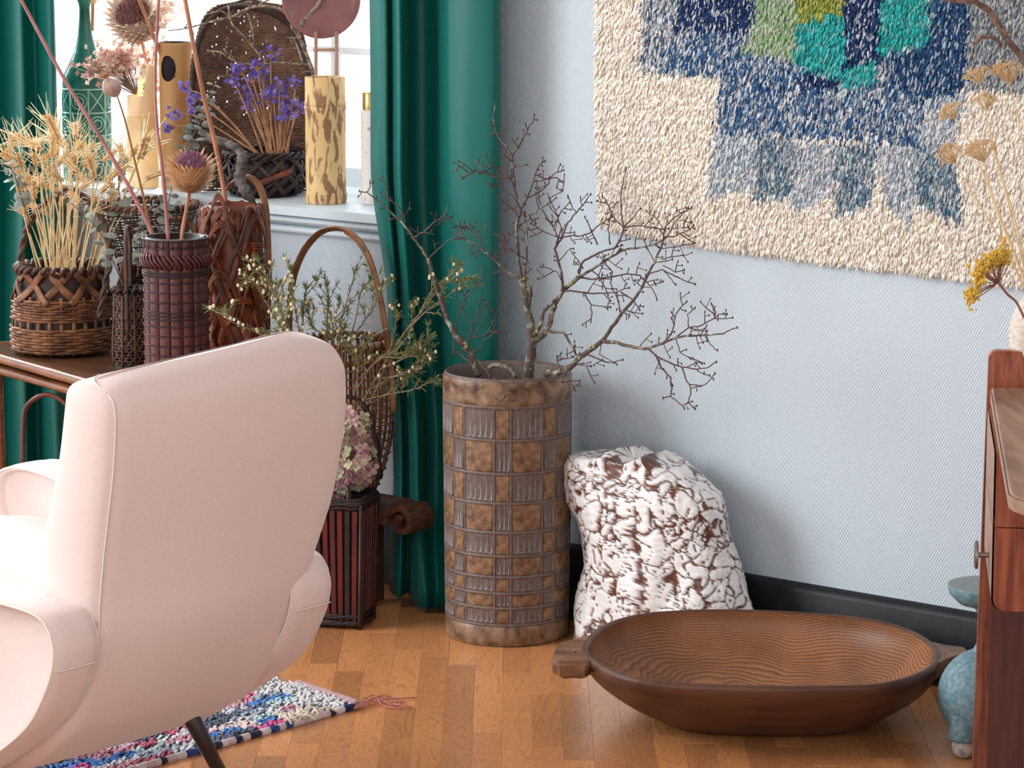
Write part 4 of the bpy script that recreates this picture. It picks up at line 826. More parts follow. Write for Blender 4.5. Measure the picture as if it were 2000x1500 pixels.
for a in (226, 346, 106):
    x, y = 70*bs*math.cos(R(a)), 62*bs*math.sin(R(a))
    mb = MB(); mb.lathe([(0.028, 0.085), (0.028, 0.062), (0.032, 0.040), (0.030, 0.036), (0.01, 0.036)], 24, (x, y, 0), cap0=False); lg = mb.build('foot', M_cel, blue)
    mb = MB(); mb.ball((x, y, 0.0232), 0.0235, 18, 12, (1, 1, .97)); mb.build('ball_tip', M_celfoot, lg)
hd = PL(1925, 1150, BC, Vector((0, 1, 0))).z
mb = MB(); mb.lathe([(0.03, gz+gr*.9), (0.02, gz+gr*1.1), (0.018, hd-0.05), (0.03, hd-0.03), (0.055, hd-0.026), (0.072, hd-0.010), (0.0765, hd+0.004), (0.075, hd+0.008)], 40, cap0=False, cap1=False); mb.build('dish', M_cel, blue)
mb = MB(); mb.lathe([(0.075, hd+0.008), (0.05, hd+0.009), (0.002, hd+0.009)], 40, cap0=False); mb.build('dish_top', M_disc, blue)
# ================================================================ BAMBOO NEST OF TABLES
TZ = 0.50
M_bam = mat('honey_bamboo_lacquer', srgb(146, 92, 56), srgb(112, 66, 40), scale=10, stretch=(1, 1, 6), rough=0.22, coat=0.4)
M_bamtop = mat('brown_table_panel', srgb(86, 56, 42), srgb(106, 72, 52), scale=18, rough=0.3)
M_cane = mat('red_brown_cane', srgb(112, 58, 40), srgb(84, 42, 32), scale=20, rough=0.4)
tA, tB = Z(-60, 674, TZ), Z(190, 745, TZ); te = (tB-tA); te.z = 0; te.normalize(); tr = Vector((-te.y, te.x, 0)); tr = tr if tr.y > 0 else -tr
def tab(a, b, z): return Vector((tA.x, tA.y, 0)) + te*a + tr*b + Vector((0, 0, z))
def nest(label, inset, z, ln, dp):
    root = thing('bamboo_table', label, 'table', tab(inset, inset, 0)); r_ = 0.0115
    mb = MB(); o = (tab(inset, inset, z-0.016), tab(ln, inset, z-0.016), tab(ln, dp, z-0.016), tab(inset, dp, z-0.016)); b0 = mb.grid([o, [q+Vector((0, 0, .013)) for q in o]], True); mb.cap(b0+4, 4); mb.cap(b0, 4, True); wpart(mb, 'table_top', M_bamtop, root, smooth=False)
    cs = [tab(inset, inset, z-0.010), tab(ln, inset, z-0.010), tab(ln, dp, z-0.010), tab(inset, dp, z-0.010)]
    for i in range(4):
        mb = MB(); q, q2 = cs[i], cs[(i+1) % 4]; n = 14; pts = [q.lerp(q2, k/n) for k in range(n+1)]; mb.tube(pts, [r_*(1.07 if k % 5 == 2 else 1) for k in range(n+1)], 12); wpart(mb, 'edge_pole', M_bam, root)
    for a, b in ((inset+.02, inset+.02), (ln-.02, inset+.02), (inset+.02, dp-.02), (ln-.02, dp-.02)):
        mb = MB(); n = 10; mb.tube([tab(a, b, lerp(0.001, z-0.02, k/n)) for k in range(n+1)], [.012*(1.1 if k % 4 == 2 else 1) for k in range(n+1)], 12); wpart(mb, 'leg', M_bam, root)
    return root
t1 = nest('brown bamboo table carrying the wheat and cylinder baskets', 0.0, TZ, 0.86, 0.43)
nest('smaller bamboo table nested just under the basket table', 0.028, TZ-0.036, 0.80, 0.40)
# bent cane brace of the table
mb = MB(); q = bez([P(45, 905, 7.28), P(45, 850, 7.28), P(48, 805, 7.28), P(62, 783, 7.27), P(88, 771, 7.26), P(115, 778, 7.25), P(140, 800, 7.24)], 6); mb.tube(q, 0.0055, 8); br_ = wpart(mb, 'cane_brace', M_cane, t1)
SMALL = True
# ================================================================ WEAVING HELPERS
def prof_r(prof, z): return interp(z, [p[1] for p in prof], [p[0] for p in prof])
def weave(mb, prof, z0, z1, rows, stakes, tw, amp, sq=0.0, flat=1.0, sub=2, jitter=0.0, gap=0.0, sides=5, a0=0, a1=2*math.pi):
    """horizontal weavers going over and under the stakes"""
    full = abs(a1-a0-2*math.pi) < 1e-3
    for i in range(rows):
        z = lerp(z0, z1, (i+.5)/rows); n = stakes*sub; pts = []; ph = i % 2
        if random.random() < gap: continue
        for k in range(n+1):
            a = lerp(a0, a1, k/n); r_ = prof_r(prof, z) + amp*math.cos(math.pi*(k/sub + ph))
            pts.append((r_*math.cos(a), r_*math.sin(a), z + random.gauss(0, jitter)))
        if full: pts[-1] = pts[0]
        mb.tube(pts, tw, sides, caps=not full, flat=flat, up=(0, 0, 1))
def stakes_(mb, prof, z0, z1, n, wd, thk, off=0.0, m=6, lean=0.0):
    for k in range(n):
        a = 2*math.pi*k/n; pts = []
        for j in range(m+1):
            z = lerp(z0, z1, j/m); r_ = prof_r(prof, z) + off; aa = a + lean*(z-z0)
            pts.append(((r_)*math.cos(aa), r_*math.sin(aa), z))
        mb.tube(pts, wd, 4, flat=thk/wd, up=(math.cos(a), math.sin(a), 0))
def ribbon(mb, path, wd, thk, nrm):
    """flat strip along a path; nrm gives the outward direction at each point"""
    rows = []
    for i, p in enumerate(path):
        t = (Vector(path[min(i+1, len(path)-1)]) - Vector(path[max(i-1, 0)])).normalized(); n_ = Vector(nrm[i]).normalized(); s_ = t.cross(n_).normalized(); p = Vector(p)
        rows.append([p+s_*wd, p+s_*wd*.5+n_*thk, p-s_*wd*.5+n_*thk, p-s_*wd, p-n_*thk*.6])
    b0 = mb.grid(rows, True); mb.cap(b0, 5, True); mb.cap(b0+5*(len(rows)-1), 5)
def plait(mb, prof, z0, z1, n, wd, thk, turn, amp=0.003, m=14, wig=0.0):
    """diagonal strips in both directions, going over and under each other"""
    for s_ in (1, -1):
        for k in range(n):
            a = 2*math.pi*(k + (0.25 if s_ < 0 else 0))/n + random.gauss(0, wig); path, nr = [], []
            for j in range(m+1):
                t = j/m; aa = a + s_*turn*t; z = lerp(z0, z1, t); r_ = prof_r(prof, z) + s_*amp*math.cos(math.pi*(t*turn*n/math.pi + k)) + 0.001
                path.append((r_*math.cos(aa), r_*math.sin(aa), z)); nr.append((math.cos(aa), math.sin(aa), 0))
            ribbon(mb, path, wd, thk, nr)
def ring_wrap(mb, r_, z, tr_, n, tw):
    """a rim wound with cane"""
    for k in range(n):
        pts = []
        for j in range(7):
            a = 2*math.pi*(k + j/6*1.5)/n; b = 2*math.pi*j/6*0.9 - 0.6
            pts.append(((r_ + tr_*math.cos(b))*math.cos(a), (r_+tr_*math.cos(b))*math.sin(a), z + tr_*math.sin(b)))
        mb.tube(pts, tw, 5)
def twist(mb, path, r_, tw, turns, strands=2):
    path = [Vector(p) for p in path]; n = len(path)
    for s_ in range(strands):
        pts = []
        for i, p in enumerate(path):
            t = (path[min(i+1, n-1)]-path[max(i-1, 0)]).normalized(); u_ = Vector((0, 1, 0)); u_ = (u_-t*u_.dot(t)).normalized(); v_ = t.cross(u_); a = 2*math.pi*(turns*i/(n-1) + s_/strands)
            pts.append(p + (u_*math.cos(a)+v_*math.sin(a))*r_)
        mb.tube(pts, tw, 6)
BK = {}
def wm(name, a, b, sc=40, rough=0.5): BK[name] = mat(name, srgb(*a), srgb(*b), scale=sc, rough=rough, bump=0.15, bscale=200)
wm('mid_brown_cane', (148, 100, 66), (84, 52, 36), 30, .4); wm('dark_brown_cane', (66, 44, 36), (44, 30, 28)); wm('oxblood_bamboo', (94, 46, 43), (72, 36, 36), 16, .38); wm('black_brown_lacing', (58, 40, 38), (38, 28, 28))
wm('chestnut_bamboo', (138, 70, 42), (80, 38, 26), 22, .35); wm('golden_cane', (156, 104, 66), (110, 66, 42), 24, .4); wm('bark_strip', (92, 62, 48), (60, 42, 36)); wm('dark_red_slat', (112, 36, 28), (74, 26, 24), 12, .4); wm('blackened_bamboo', (50, 34, 32), (34, 24, 24), 30, .45); wm('grey_brown_wicker', (134, 100, 80), (94, 68, 56), 40, .6)
# ---------------------------------------------------------------- (a) wheat basket
s7 = lambda v: DEP(v)/FPX
c = Z(124, 684, TZ); c.z = TZ + .002; k = s7(c); WB = c.copy()
hz = lambda y, c_: PL(1000 + FPX*c_.x/DEP(c_), y, c_, Vector((0, 1, 0))).z - c_.z
h1 = hz(522, c); prof = [(93*k, 0), (98*k, .012), (99*k, h1*.3), (94*k, h1*.62), (85*k, h1*.85), (84*k, h1)]
bk = thing('wheat_basket', 'wide brown woven basket with twisted handle holding the wheat', 'basket', c)
mb = MB(); weave(mb, prof, .004, h1*.32, 8, 26, .0042, .0036, jitter=.0006); weave(mb, prof, h1*.40, h1*.66, 8, 26, .0036, .0034, jitter=.0006); mb.build('weave', BK['mid_brown_cane'], bk, kind='stuff')
mb = MB(); stakes_(mb, prof, .0, h1*.7, 26, .0055, .002, -.001); mb.build('stake', BK['mid_brown_cane'], bk, kind='stuff')
mb = MB(); plait(mb, prof, h1*.62, h1*1.0, 10, .0095, .0022, .66, .004); mb.build('crossed_strip', BK['mid_brown_cane'], bk, kind='stuff')
mb = MB(); ring_wrap(mb, 84*k, h1, .008, 30, .006); mb.build('rim', BK['bark_strip'], bk)
mb = MB(); mb.lathe([(.01, .003), (90*k, .003), (91*k, h1*.3), (80*k, h1*.97)], 32, cap1=False); mb.build('liner', BK['dark_brown_cane'], bk)
mb = MB(); q = bez([P(47, 600, DEP(c)-.005), P(40, 545, DEP(c)), P(44, 480, DEP(c)), P(62, 428, DEP(c)+.01), P(100, 388, DEP(c)+.01), P(140, 372, DEP(c)), P(178, 395, DEP(c)-.02), P(205, 440, DEP(c)-.05), P(214, 500, DEP(c)-.09), P(205, 560, DEP(c)-.115), P(193, 622, DEP(c)-.125)], 6); twist(mb, [v-c for v in q], .0042, .0052, 11); mb.build('handle', BK['bark_strip'], bk)
# ---------------------------------------------------------------- (c) small dark lattice basket with strap handle
c = Z(256, 716, TZ); c.z = TZ + .002; k = s7(c); h1 = hz(566, c); SB = c.copy(); SBH = h1
bk = thing('strap_handle_basket', 'small dark lattice basket with a tall flat strap handle', 'basket', c)
prof = [(34*k, 0), (35*k, h1*.3), (31*k, h1*.75), (30*k, h1)]
mb = MB(); plait(mb, prof, .004, h1*.97, 16, .0014, .001, 2.6, .0012, m=26); weave(mb, prof, .004, h1*.96, 22, 20, .0012, .0010, sides=4); mb.build('lattice', BK['grey_brown_wicker'], bk, kind='stuff')
mb = MB(); mb.lathe([(.005, .004), (31*k, .004), (32*k, h1*.3), (28*k, h1*.75), (27*k, h1*.97)], 24, cap1=False); mb.build('liner', BK['blackened_bamboo'], bk)
mb = MB(); ring_wrap(mb, 31*k, h1, .005, 14, .0042); mb.build('rim', BK['dark_brown_cane'], bk)
for a in (-1.9, -1.2, -2.6, .5, 1.6):
    mb = MB(); pa = [((prof_r(prof, z)+.003)*math.cos(a), (prof_r(prof, z)+.003)*math.sin(a), z) for z in np.linspace(0, h1*.95, 6)]; ribbon(mb, pa, .0030, .0012, [(math.cos(a), math.sin(a), 0)]*6); mb.build('rib', BK['bark_strip'], bk)
mb = MB(); ht = hz(440, c); pa = [(-.002, -31*k-.005, z) for z in np.linspace(h1*.35, ht-.02, 8)] + [(-.002, -.031*math.cos(t)-.0, ht-.02+.02*math.sin(t)) for t in np.linspace(.3, math.pi-.3, 7)] + [(-.002, 31*k+.004, z) for z in np.linspace(ht-.02, h1*.6, 6)]
nr = [(0, -1, 0)]*8 + [(0, -math.cos(t), math.sin(t)) for t in np.linspace(.3, math.pi-.3, 7)] + [(0, 1, 0)]*6; ribbon(mb, pa, .0045, .0018, nr); mb.build('handle', BK['bark_strip'], bk)
# ---------------------------------------------------------------- (d) oxblood cylinder basket
c = Z(347, 752, TZ); c.z = TZ + .002; k = s7(c); h1 = hz(461, c); r0 = 62*k; CB = c.copy(); CBH = h1
bk = thing('cylinder_basket', 'tall oxblood red cylinder basket of bamboo staves bound with dark cane', 'basket', c)
mb = MB(); mb.lathe([(.01, 0), (r0-.004, 0), (r0-.003, h1*.5), (r0-.004, h1), (r0-.007, h1), (r0-.008, .02), (.01, .015)], 36); mb.build('body', BK['blackened_bamboo'], bk)
ns = 16; mb = MB(); wa = 2*math.pi/ns/2-.012
rows = [[((r0-.002+q)*math.cos(t), (r0-.002+q)*math.sin(t), z) for t, q in ((-wa, -.001), (-wa*.9, .0018), (0, .0026), (wa*.9, .0018), (wa, -.001))] for z in (.002, h1*.5, h1*.985)]
mb.grid(rows); me = mb.mesh('stave', BK['oxblood_bamboo'])
for i in range(ns):
    o = bpy.data.objects.new('stave', me); COL.objects.link(o); o.parent = bk; o.rotation_euler.z = 2*math.pi*i/ns + .1
mb = MB(); zr = [h1*t for t in (.03, .09, .155, .22, .285, .35, .415, .46, .485, .51, .575, .64, .705, .745)]
for i, z in enumerate(zr):
    n = 64; mb.tube([((r0+.0016+.0012*math.cos(j*math.pi/2))*math.cos(2*math.pi*j/n), (r0+.0016+.0012*math.cos(j*math.pi/2))*math.sin(2*math.pi*j/n), z+.0008*math.sin(j)) for j in range(n+1)], .0014, 4, caps=False)
for z, tw in ((h1*.76, .0022), (h1*.775, .002), (h1*.94, .0022), (h1*.99, .0026)): mb.tube([((r0+.002)*math.cos(2*math.pi*j/48), (r0+.002)*math.sin(2*math.pi*j/48), z) for j in range(49)], tw, 5, caps=False)
for j in range(24):
    a = 2*math.pi*j/24; mb.tube([((r0+.004)*math.cos(a), (r0+.004)*math.sin(a), h1*.935), ((r0+.004)*math.cos(a), (r0+.004)*math.sin(a), h1*.995)], .0013, 4)
mb.build('binding', BK['black_brown_lacing'], bk, kind='stuff')
mb = MB()
for j in range(40):
    a = 2*math.pi*j/40; mb.tube([((r0+.001)*math.cos(a+.26*t-.1), (r0+.001)*math.sin(a+.26*t-.1), lerp(h1*.895, h1*.80, t)) if False else ((r0+.001+.006*math.sin(math.pi*t))*math.cos(a+.30*t), (r0+.001+.006*math.sin(math.pi*t))*math.sin(a+.30*t), lerp(h1*.89, h1*.80, t)) for t in np.linspace(0, 1, 6)], .0029, 5)
mb.build('rope_band', BK['oxblood_bamboo'], bk)
# ---------------------------------------------------------------- (e) chestnut plaited vase basket
c = Z(456, 742, TZ); c = c + (c-EYE).normalized()*0.12; c.z = TZ + .002; k = s7(c); h1 = hz(398, c); EB = c.copy(); EBH = h1
bk = thing('plaited_basket', 'chestnut brown vase shaped basket of wide plaited strips with looped rim', 'basket', c)
prof = [(58*k, 0), (64*k, h1*.2), (66*k, h1*.5), (66*k, h1*.8), (60*k, h1*.93), (50*k, h1)]
mb = MB(); mb.lathe([(.01, .0), (54*k, .0)] + [(r_-.005, z) for r_, z in prof[1:]] + [(44*k, h1), (40*k, h1*.8)], 36, cap1=False); mb.build('lining', BK['chestnut_bamboo'], bk)
mb = MB(); plait(mb, prof, .004, h1*.98, 9, .0085, .0018, 2.0, .0035, m=24, wig=.12); mb.build('plait', BK['chestnut_bamboo'], bk, kind='stuff')
mb = MB(); plait(mb, [(r_+.004, z) for r_, z in prof], h1*.3, h1*.99, 6, .0045, .0016, 1.3, .004, m=22, wig=.3); mb.build('dark_plait', BK['bark_strip'], bk, kind='stuff')
mb = MB()
for j in range(9):
    a = 2*math.pi*j/9 + random.gauss(0, .1)
    for q in range(4):
        path, nr = [], []
        for t in np.linspace(0, 1, 12):
            aa = a + .75*t + q*.035; r_ = lerp(60, 60, t)*k + .010*math.sin(math.pi*t); z = h1*.84 + (h1*.155)*math.sin(math.pi*t)**.6*(1-.05*q); r_ -= .012*math.sin(math.pi*t)**2
            path.append((r_*math.cos(aa), r_*math.sin(aa), z)); nr.append((math.cos(aa), math.sin(aa), .6*math.sin(math.pi*t)))
        ribbon(mb, path, .0038, .0014, nr)
mb.build('looped_rim', BK['chestnut_bamboo'], bk)
mb = MB(); rnd = random.Random(5)
for j in range(13):      # loose bundles of split bamboo looping over the plait
    a0, z0, w_, h_ = rnd.uniform(-3.0, -.2), h1*rnd.uniform(.25, .8), rnd.uniform(.5, 1.1), h1*rnd.uniform(-.28, .3)
    for q in range(3):
        path, nr = [], []
        for t in np.linspace(0, 1, 12):
            aa = a0 + w_*t; z = z0 + h_*math.sin(math.pi*t*.9) + q*.0055; r_ = prof_r(prof, z) + .006 + .004*math.sin(math.pi*t); path.append((r_*math.cos(aa), r_*math.sin(aa), z)); nr.append((math.cos(aa), math.sin(aa), 0))
        ribbon(mb, path, .0024, .0012, nr)
mb.build('loose_strip', BK['chestnut_bamboo'], bk, kind='stuff')
mb = MB(); ws = [k*1.15*math.sin(x)*40 for x in range(3)]
for d_ in (0, .005, .010):
    q = bez([P(440, 372, DEP(c)+.02), P(455, 355, DEP(c)), P(478, 347, DEP(c)-.01), P(500, 362, DEP(c)-.02), P(514, 400, DEP(c)-.03), P(519, 460, DEP(c)-.03), P(521, 560, DEP(c)-.02), P(516, 660, DEP(c)-.01)], 6); mb.tube([v-c+Vector((d_*.7, d_, d_*.3)) for v in q], .0036, 6)
mb.build('handle', BK['golden_cane'], bk)
# ---------------------------------------------------------------- (u) openwork basket lying behind the wheat
c = Z(292, 690, TZ); c = c + Vector((-.02, .16, 0)); c.z = TZ + .002; k = s7(c)
bk = thing('openwork_basket', 'dark openwork basket with flared sieve rim standing behind the cylinder basket', 'basket', c)
h1 = hz(400, c); prof = [(38*k, 0), (44*k, h1*.35), (62*k, h1*.65), (94*k, h1*.92), (98*k, h1)]
mb = MB(); weave(mb, prof, h1*.45, h1*.98, 26, 40, .0020, .0014, gap=.1, jitter=.0004, sides=4); mb.build('weave', BK['bark_strip'], bk, kind='stuff')
mb = MB(); stakes_(mb, prof, 0, h1, 40, .0018, .0012); plait(mb, prof, 0, h1*.5, 12, .0013, .001, 1.2, .001); mb.build('stake', BK['dark_brown_cane'], bk, kind='stuff')
mb = MB(); ring_wrap(mb, 97*k, h1, .006, 40, .005); mb.build('rim', BK['grey_brown_wicker'], bk)
mb = MB(); mb.lathe([(.01, .004), (34*k, .004), (40*k, h1*.35), (56*k, h1*.62)], 24, cap1=False); mb.build('liner', BK['dark_brown_cane'], bk)
mb = MB(); zc_ = DEP(c)-.08
for pts in ([(232, 560), (240, 535), (243, 505), (252, 470), (262, 440)], [(330, 430), (355, 428), (372, 440), (388, 460)]):
    q = bez([P(x, y, zc_) for x, y in pts], 6); mb.tube([v-c for v in q], [.007*(1.2 if i % 6 == 0 else 1) for i in range(len(q))], 8)
mb.build('bamboo_root_handle', BK['golden_cane'], bk)
# ---------------------------------------------------------------- (f) tall lattice basket with arched handle, on the stool
M_stool = mat('old_carved_wood', srgb(104, 66, 44), srgb(66, 42, 32), scale=20, stretch=(2, 2, 7), rough=0.55, bump=0.4, bscale=60)
FC = W(672, 900, .175); FC.z = 0; k = s7(FC)*.97; FZ = PL(672, 958, FC, Vector((0, 1, 0))).z
c = Vector((FC.x, FC.y, FZ)); h1 = hz(668, c)
bk = thing('arched_basket', 'tall golden lattice basket with high arched cane handle, beside the teal curtain', 'basket', c)
prof = [(62*k, 0), (78*k, h1*.12), (98*k, h1*.38), (103*k, h1*.6), (98*k, h1*.82), (92*k, h1)]
mb = MB(); weave(mb, prof, .006, h1*.93, 17, 26, .0042, .002, flat=.35, sides=6); mb.build('lattice_band', BK['golden_cane'], bk, kind='stuff')
mb = MB(); stakes_(mb, prof, 0, h1*.98, 34, .0040, .0014); mb.build('stake', BK['golden_cane'], bk, kind='stuff')
mb = MB(); ring_wrap(mb, 92*k, h1, .007, 34, .0046); mb.build('rim', BK['golden_cane'], bk); mb = MB(); ring_wrap(mb, 93*k, h1*.9, .005, 34, .0035); mb.build('collar', BK['golden_cane'], bk)
mb = MB(); mb.lathe([(.01, .002), (60*k, .002), (62*k, .01)], 24, cap1=False); mb.build('base', BK['golden_cane'], bk)
mb = MB(); ze = DEP(c)
for j in range(4):
    dd_ = j*.0035; q = bez([W(x, y, .175) for x, y in ((572, 800), (562, 690), (565, 570), (584, 500), (618, 455), (655, 444), (692, 458), (722, 500), (743, 570), (757, 650), (768, 720), (772, 800))], 6)
    mb.tube([v-c+Vector((dd_*(1 if i < len(q)/2 else -1)*.6, dd_*1.2, dd_*-.6)) for i, v in enumerate(q)], .0036, 6)
mb.build('handle', BK['golden_cane'], bk)
# stool with a scrolled end
sc_ = wp(wu(FC), 0, .215); st = thing('scrolled_stool', 'low dark carved wooden stool with a rolled scroll end, under the arched basket', 'stool', sc_, WROT)
ue = wu(W(797, 1017, .25)) - wu(sc_); zs2 = W(797, 1017, .25).z
mb = MB(); mb.box((-.16, -.075, FZ-.030), (ue-.035, .075, FZ-.002)); mb.build('seat_board', M_stool, st, sharp=40)
mb = MB(); rows = []
for t in np.linspace(0, 1, 34):
    a = math.pi*.62 - t*4.6*math.pi*.5; r_ = lerp(.030, .008, t); rows.append((ue + r_*math.cos(a), zs2 + r_*math.sin(a)))
rows = [(ue-.06, FZ-.014), (ue-.04, FZ-.010)] + rows; thk = .011
r2 = []
for i, (x, z) in enumerate(rows):
    a_, b_ = Vector((rows[max(0, i-1)][0], rows[max(0, i-1)][1], 0)), Vector((rows[min(len(rows)-1, i+1)][0], rows[min(len(rows)-1, i+1)][1], 0)); t = (b_-a_).normalized(); n_ = Vector((-t.y, t.x, 0))
    r2.append([(x + n_.x*thk*.6, -.06, z + n_.y*thk*.6), (x - n_.x*thk*.6, -.06, z - n_.y*thk*.6), (x - n_.x*thk*.6, .015, z - n_.y*thk*.6), (x + n_.x*thk*.6, .015, z + n_.y*thk*.6)])
b0 = mb.grid(r2, True); mb.cap(b0, 4, True); mb.cap(b0+4*(len(r2)-1), 4); mb.build('scroll', M_stool, st, sharp=50)
for x in (-.13, .068): mb = MB(); mb.box((x, -.06, 0), (x+.03, .06, FZ-.030)); mb.build('leg', M_stool, st, smooth=False)
# ---------------------------------------------------------------- (g) dark red slatted basket with hydrangea
c = Z(668, 1216, 0); c.z = .001; k = s7(c); h1 = hz(968, c); GB = c.copy(); GBH = h1
bk = thing('slatted_basket', 'square dark red slatted basket with black rim on the floor, behind the chair arm', 'basket', c, R(-14))
b_, t_ = 50*k, 58*k
mb = MB(); rows = [[(sx*q, sy*q, z) for sx, sy in ((-1, -1), (1, -1), (1, 1), (-1, 1))] for q, z in ((b_-.004, .006), (t_-.005, h1*.97), (t_-.009, h1*.97), (b_-.008, .012))]; b0 = mb.grid(rows, True); mb.cap(b0+12, 4, True); mb.cap(b0, 4, True); mb.build('liner', BK['blackened_bamboo'], bk, smooth=False)
for side in range(4):
    Mz = Matrix.Rotation(side*math.pi/2, 4, 'Z')
    for j in range(7):
        u_ = (j-3)/3.5; wd = .0062; mb = MB(); rows = []
        for z in (.010, h1*.5, h1*.93):
            q = lerp(b_, t_, z/h1); rows.append([Mz @ Vector((u_*q*.93 + x*wd, -q - o_, z)) for x, o_ in ((-1, 0), (-.8, .004), (.8, .004), (1, 0))])
        mb.grid(rows); mb.build('slat', BK['dark_red_slat'] if j % 2 == 0 else BK['oxblood_bamboo'] if j == 3 else BK['blackened_bamboo'], bk, sharp=40)
def sqring(q, z, r_, n=40, wob=0):
    pts = []
    for i in range(n+1):
        a = 2*math.pi*i/n; e = .35; x = math.copysign(abs(math.cos(a))**e, math.cos(a))*q; y = math.copysign(abs(math.sin(a))**e, math.sin(a))*q; pts.append((x, y, z + wob*math.sin(i*2.3)))
    return pts
mb = MB()
for nm_, lst in (('rim', ((t_+.002, h1*.955), (t_+.005, h1*.985), (t_+.001, h1*1.005))), ('foot_binding', ((b_+.005, .012), (b_+.004, .026)))):
    mb = MB()
    for q, z in lst:
        for s_ in (0, 1): mb.tube([(x, y, z_ + .003*math.sin(i*1.3 + s_*3)) for i, (x, y, z_) in enumerate(sqring(q, z, 0, 60))], .0045, 5, caps=False)
    mb.build(nm_, BK['blackened_bamboo'], bk)
for sx in (-1, 1):
    for sy in (-1, 1): mb = MB(); mb.tube([(sx*b_, sy*b_, 0), (sx*(b_+.001), sy*(b_+.001), .02), (sx*t_, sy*t_, h1*.98)], .0045, 6); mb.build('corner_rod', BK['blackened_bamboo'], bk)
Mi = Matrix.Rotation(R(14), 4, 'Z'); mb = MB()
for j in range(4):
    o_ = Vector((random.gauss(0, .003), random.gauss(0, .005), random.gauss(0, .003))); zc_ = DEP(c)-.02; q = bez([P(742, 935, zc_)+o_, P(738, 870, zc_)-o_, P(722, 815, zc_)+o_, P(700, 782, zc_), P(665, 775, zc_)-o_, P(635, 800, zc_)+o_, P(618, 870, zc_), P(612, 950, zc_)], 6); mb.tube([Mi @ (v-c) for v in q], .0030, 5)
mb.build('handle', BK['blackened_bamboo'], bk)

# small woven basket on the floor under the tables, mostly hidden by the chair
c = Z(130, 985, 0); c.z = .001; k = s7(c)
bk = thing('woven_basket', 'small dusky red woven basket on the floor under the tables, peeping past the chair', 'basket', c)
prof = [(34*k, 0), (46*k, .03), (48*k, .065), (38*k, .105), (26*k, .125)]
mb = MB(); weave(mb, prof, .003, .122, 16, 22, .0035, .002); mb.build('weave', BK['oxblood_bamboo'], bk, kind='stuff')
mb = MB(); mb.lathe([(.005, .002)] + [(r_-.004, z) for r_, z in prof], 24, cap1=False); mb.build('liner', BK['dark_brown_cane'], bk)
# ================================================================ THINGS ON THE WINDOW SILL
def on_sill(px, py): v = Z(px, py, SILLZ); v.z = SILLZ + .0008; return v
M_bamp = mat('pale_bamboo', srgb(252, 236, 206), srgb(240, 214, 172), scale=9, stretch=(3, 3, .6), rough=0.4, trans=.45)
M_bamc = mat('golden_bamboo', srgb(224, 176, 118), srgb(204, 150, 94), scale=9, stretch=(3, 3, .6), rough=0.4, trans=.35)
M_bamm = mat('mottled_bamboo', srgb(236, 200, 140), srgb(158, 114, 80), scale=42, stretch=(1.5, 1.5, .42), rough=0.45, detail=9, mix=(.50, .56), bump=.1, dist=.9, trans=.15)
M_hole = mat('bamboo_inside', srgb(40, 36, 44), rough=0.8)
def nodes_(mb, r_, h, zs_, n=32):
    prof = [(.004, 0), (r_, 0)]
    for z in zs_: prof += [(r_*.985, z-.012), (r_*1.04, z-.003), (r_*1.0, z), (r_*1.035, z+.003), (r_*.985, z+.012)]
    prof += [(r_*.985, h-.004), (r_*.98, h), (r_*.86, h), (r_*.84, h*.4), (.004, h*.38)]
    mb.lathe(prof, n)
# mottled bamboo vase
c = on_sill(637, 396); k = s7(c); hh = hz(150, c)
bm = thing('bamboo_vase', 'mottled yellow and brown bamboo vase nearest the teal curtain on the sill', 'vase', c)
mb = MB(); nodes_(mb, 40*k, hh, [hz(382, c), hz(206, c)]); mb.build('culm', M_bamm, bm, sharp=60)
# golden bamboo with a round hole
c = on_sill(347, 366); k = s7(c); hh = hz(82, c)
bm = thing('bamboo_vase', 'golden bamboo vase with a round hole cut in its side on the sill', 'vase', c)
hzl = hz(132, c); r_ = 32*k; mb = MB(); hw, hh2 = 17*k, 25*k; NA, rows = 64, []
zl = sorted(set([0, .05, .1, .2] + list(np.linspace(hzl-hh2*1.3, hzl+hh2*1.3, 25)) + [hh-.012, hh-.008, hh-.004, hh])); A0 = -math.pi/2 - .42
mb.v = []; idx = {}
for i, z in enumerate(zl):
    rr = r_*(1.04 if hh-.013 < z < hh-.003 else 1)
    for j in range(NA): idx[i, j] = len(mb.v); a = 2*math.pi*j/NA; mb.v.append((rr*math.cos(a), rr*math.sin(a), z))
for i in range(len(zl)-1):
    for j in range(NA):
        a = 2*math.pi*(j+.5)/NA; da_ = (a - A0 + math.pi) % (2*math.pi) - math.pi; z = (zl[i]+zl[i+1])/2
        if (da_*r_/hw)**2 + ((z-hzl)/hh2)**2 < 1: continue
        mb.face(idx[i, j], idx[i, (j+1) % NA], idx[i+1, (j+1) % NA], idx[i+1, j])
# round off the hole: push its border vertices onto the ellipse
for (i, j), q in list(idx.items()):
    a = 2*math.pi*j/NA; da_ = (a - A0 + math.pi) % (2*math.pi) - math.pi; e = math.hypot(da_*r_/hw, (zl[i]-hzl)/hh2)
    if .80 < e < 1.22 and e > 0: a2, z2 = A0 + da_/e, hzl + (zl[i]-hzl)/e; mb.v[q] = (r_*math.cos(a2), r_*math.sin(a2), z2)
mb.build('culm', M_bamc, bm)
mb = MB(); mb.lathe([(.004, .01), (r_*.86, .01), (r_*.86, hh-.001), (r_*.995, hh)], 40, cap1=False); mb.build('lining', M_hole, bm)
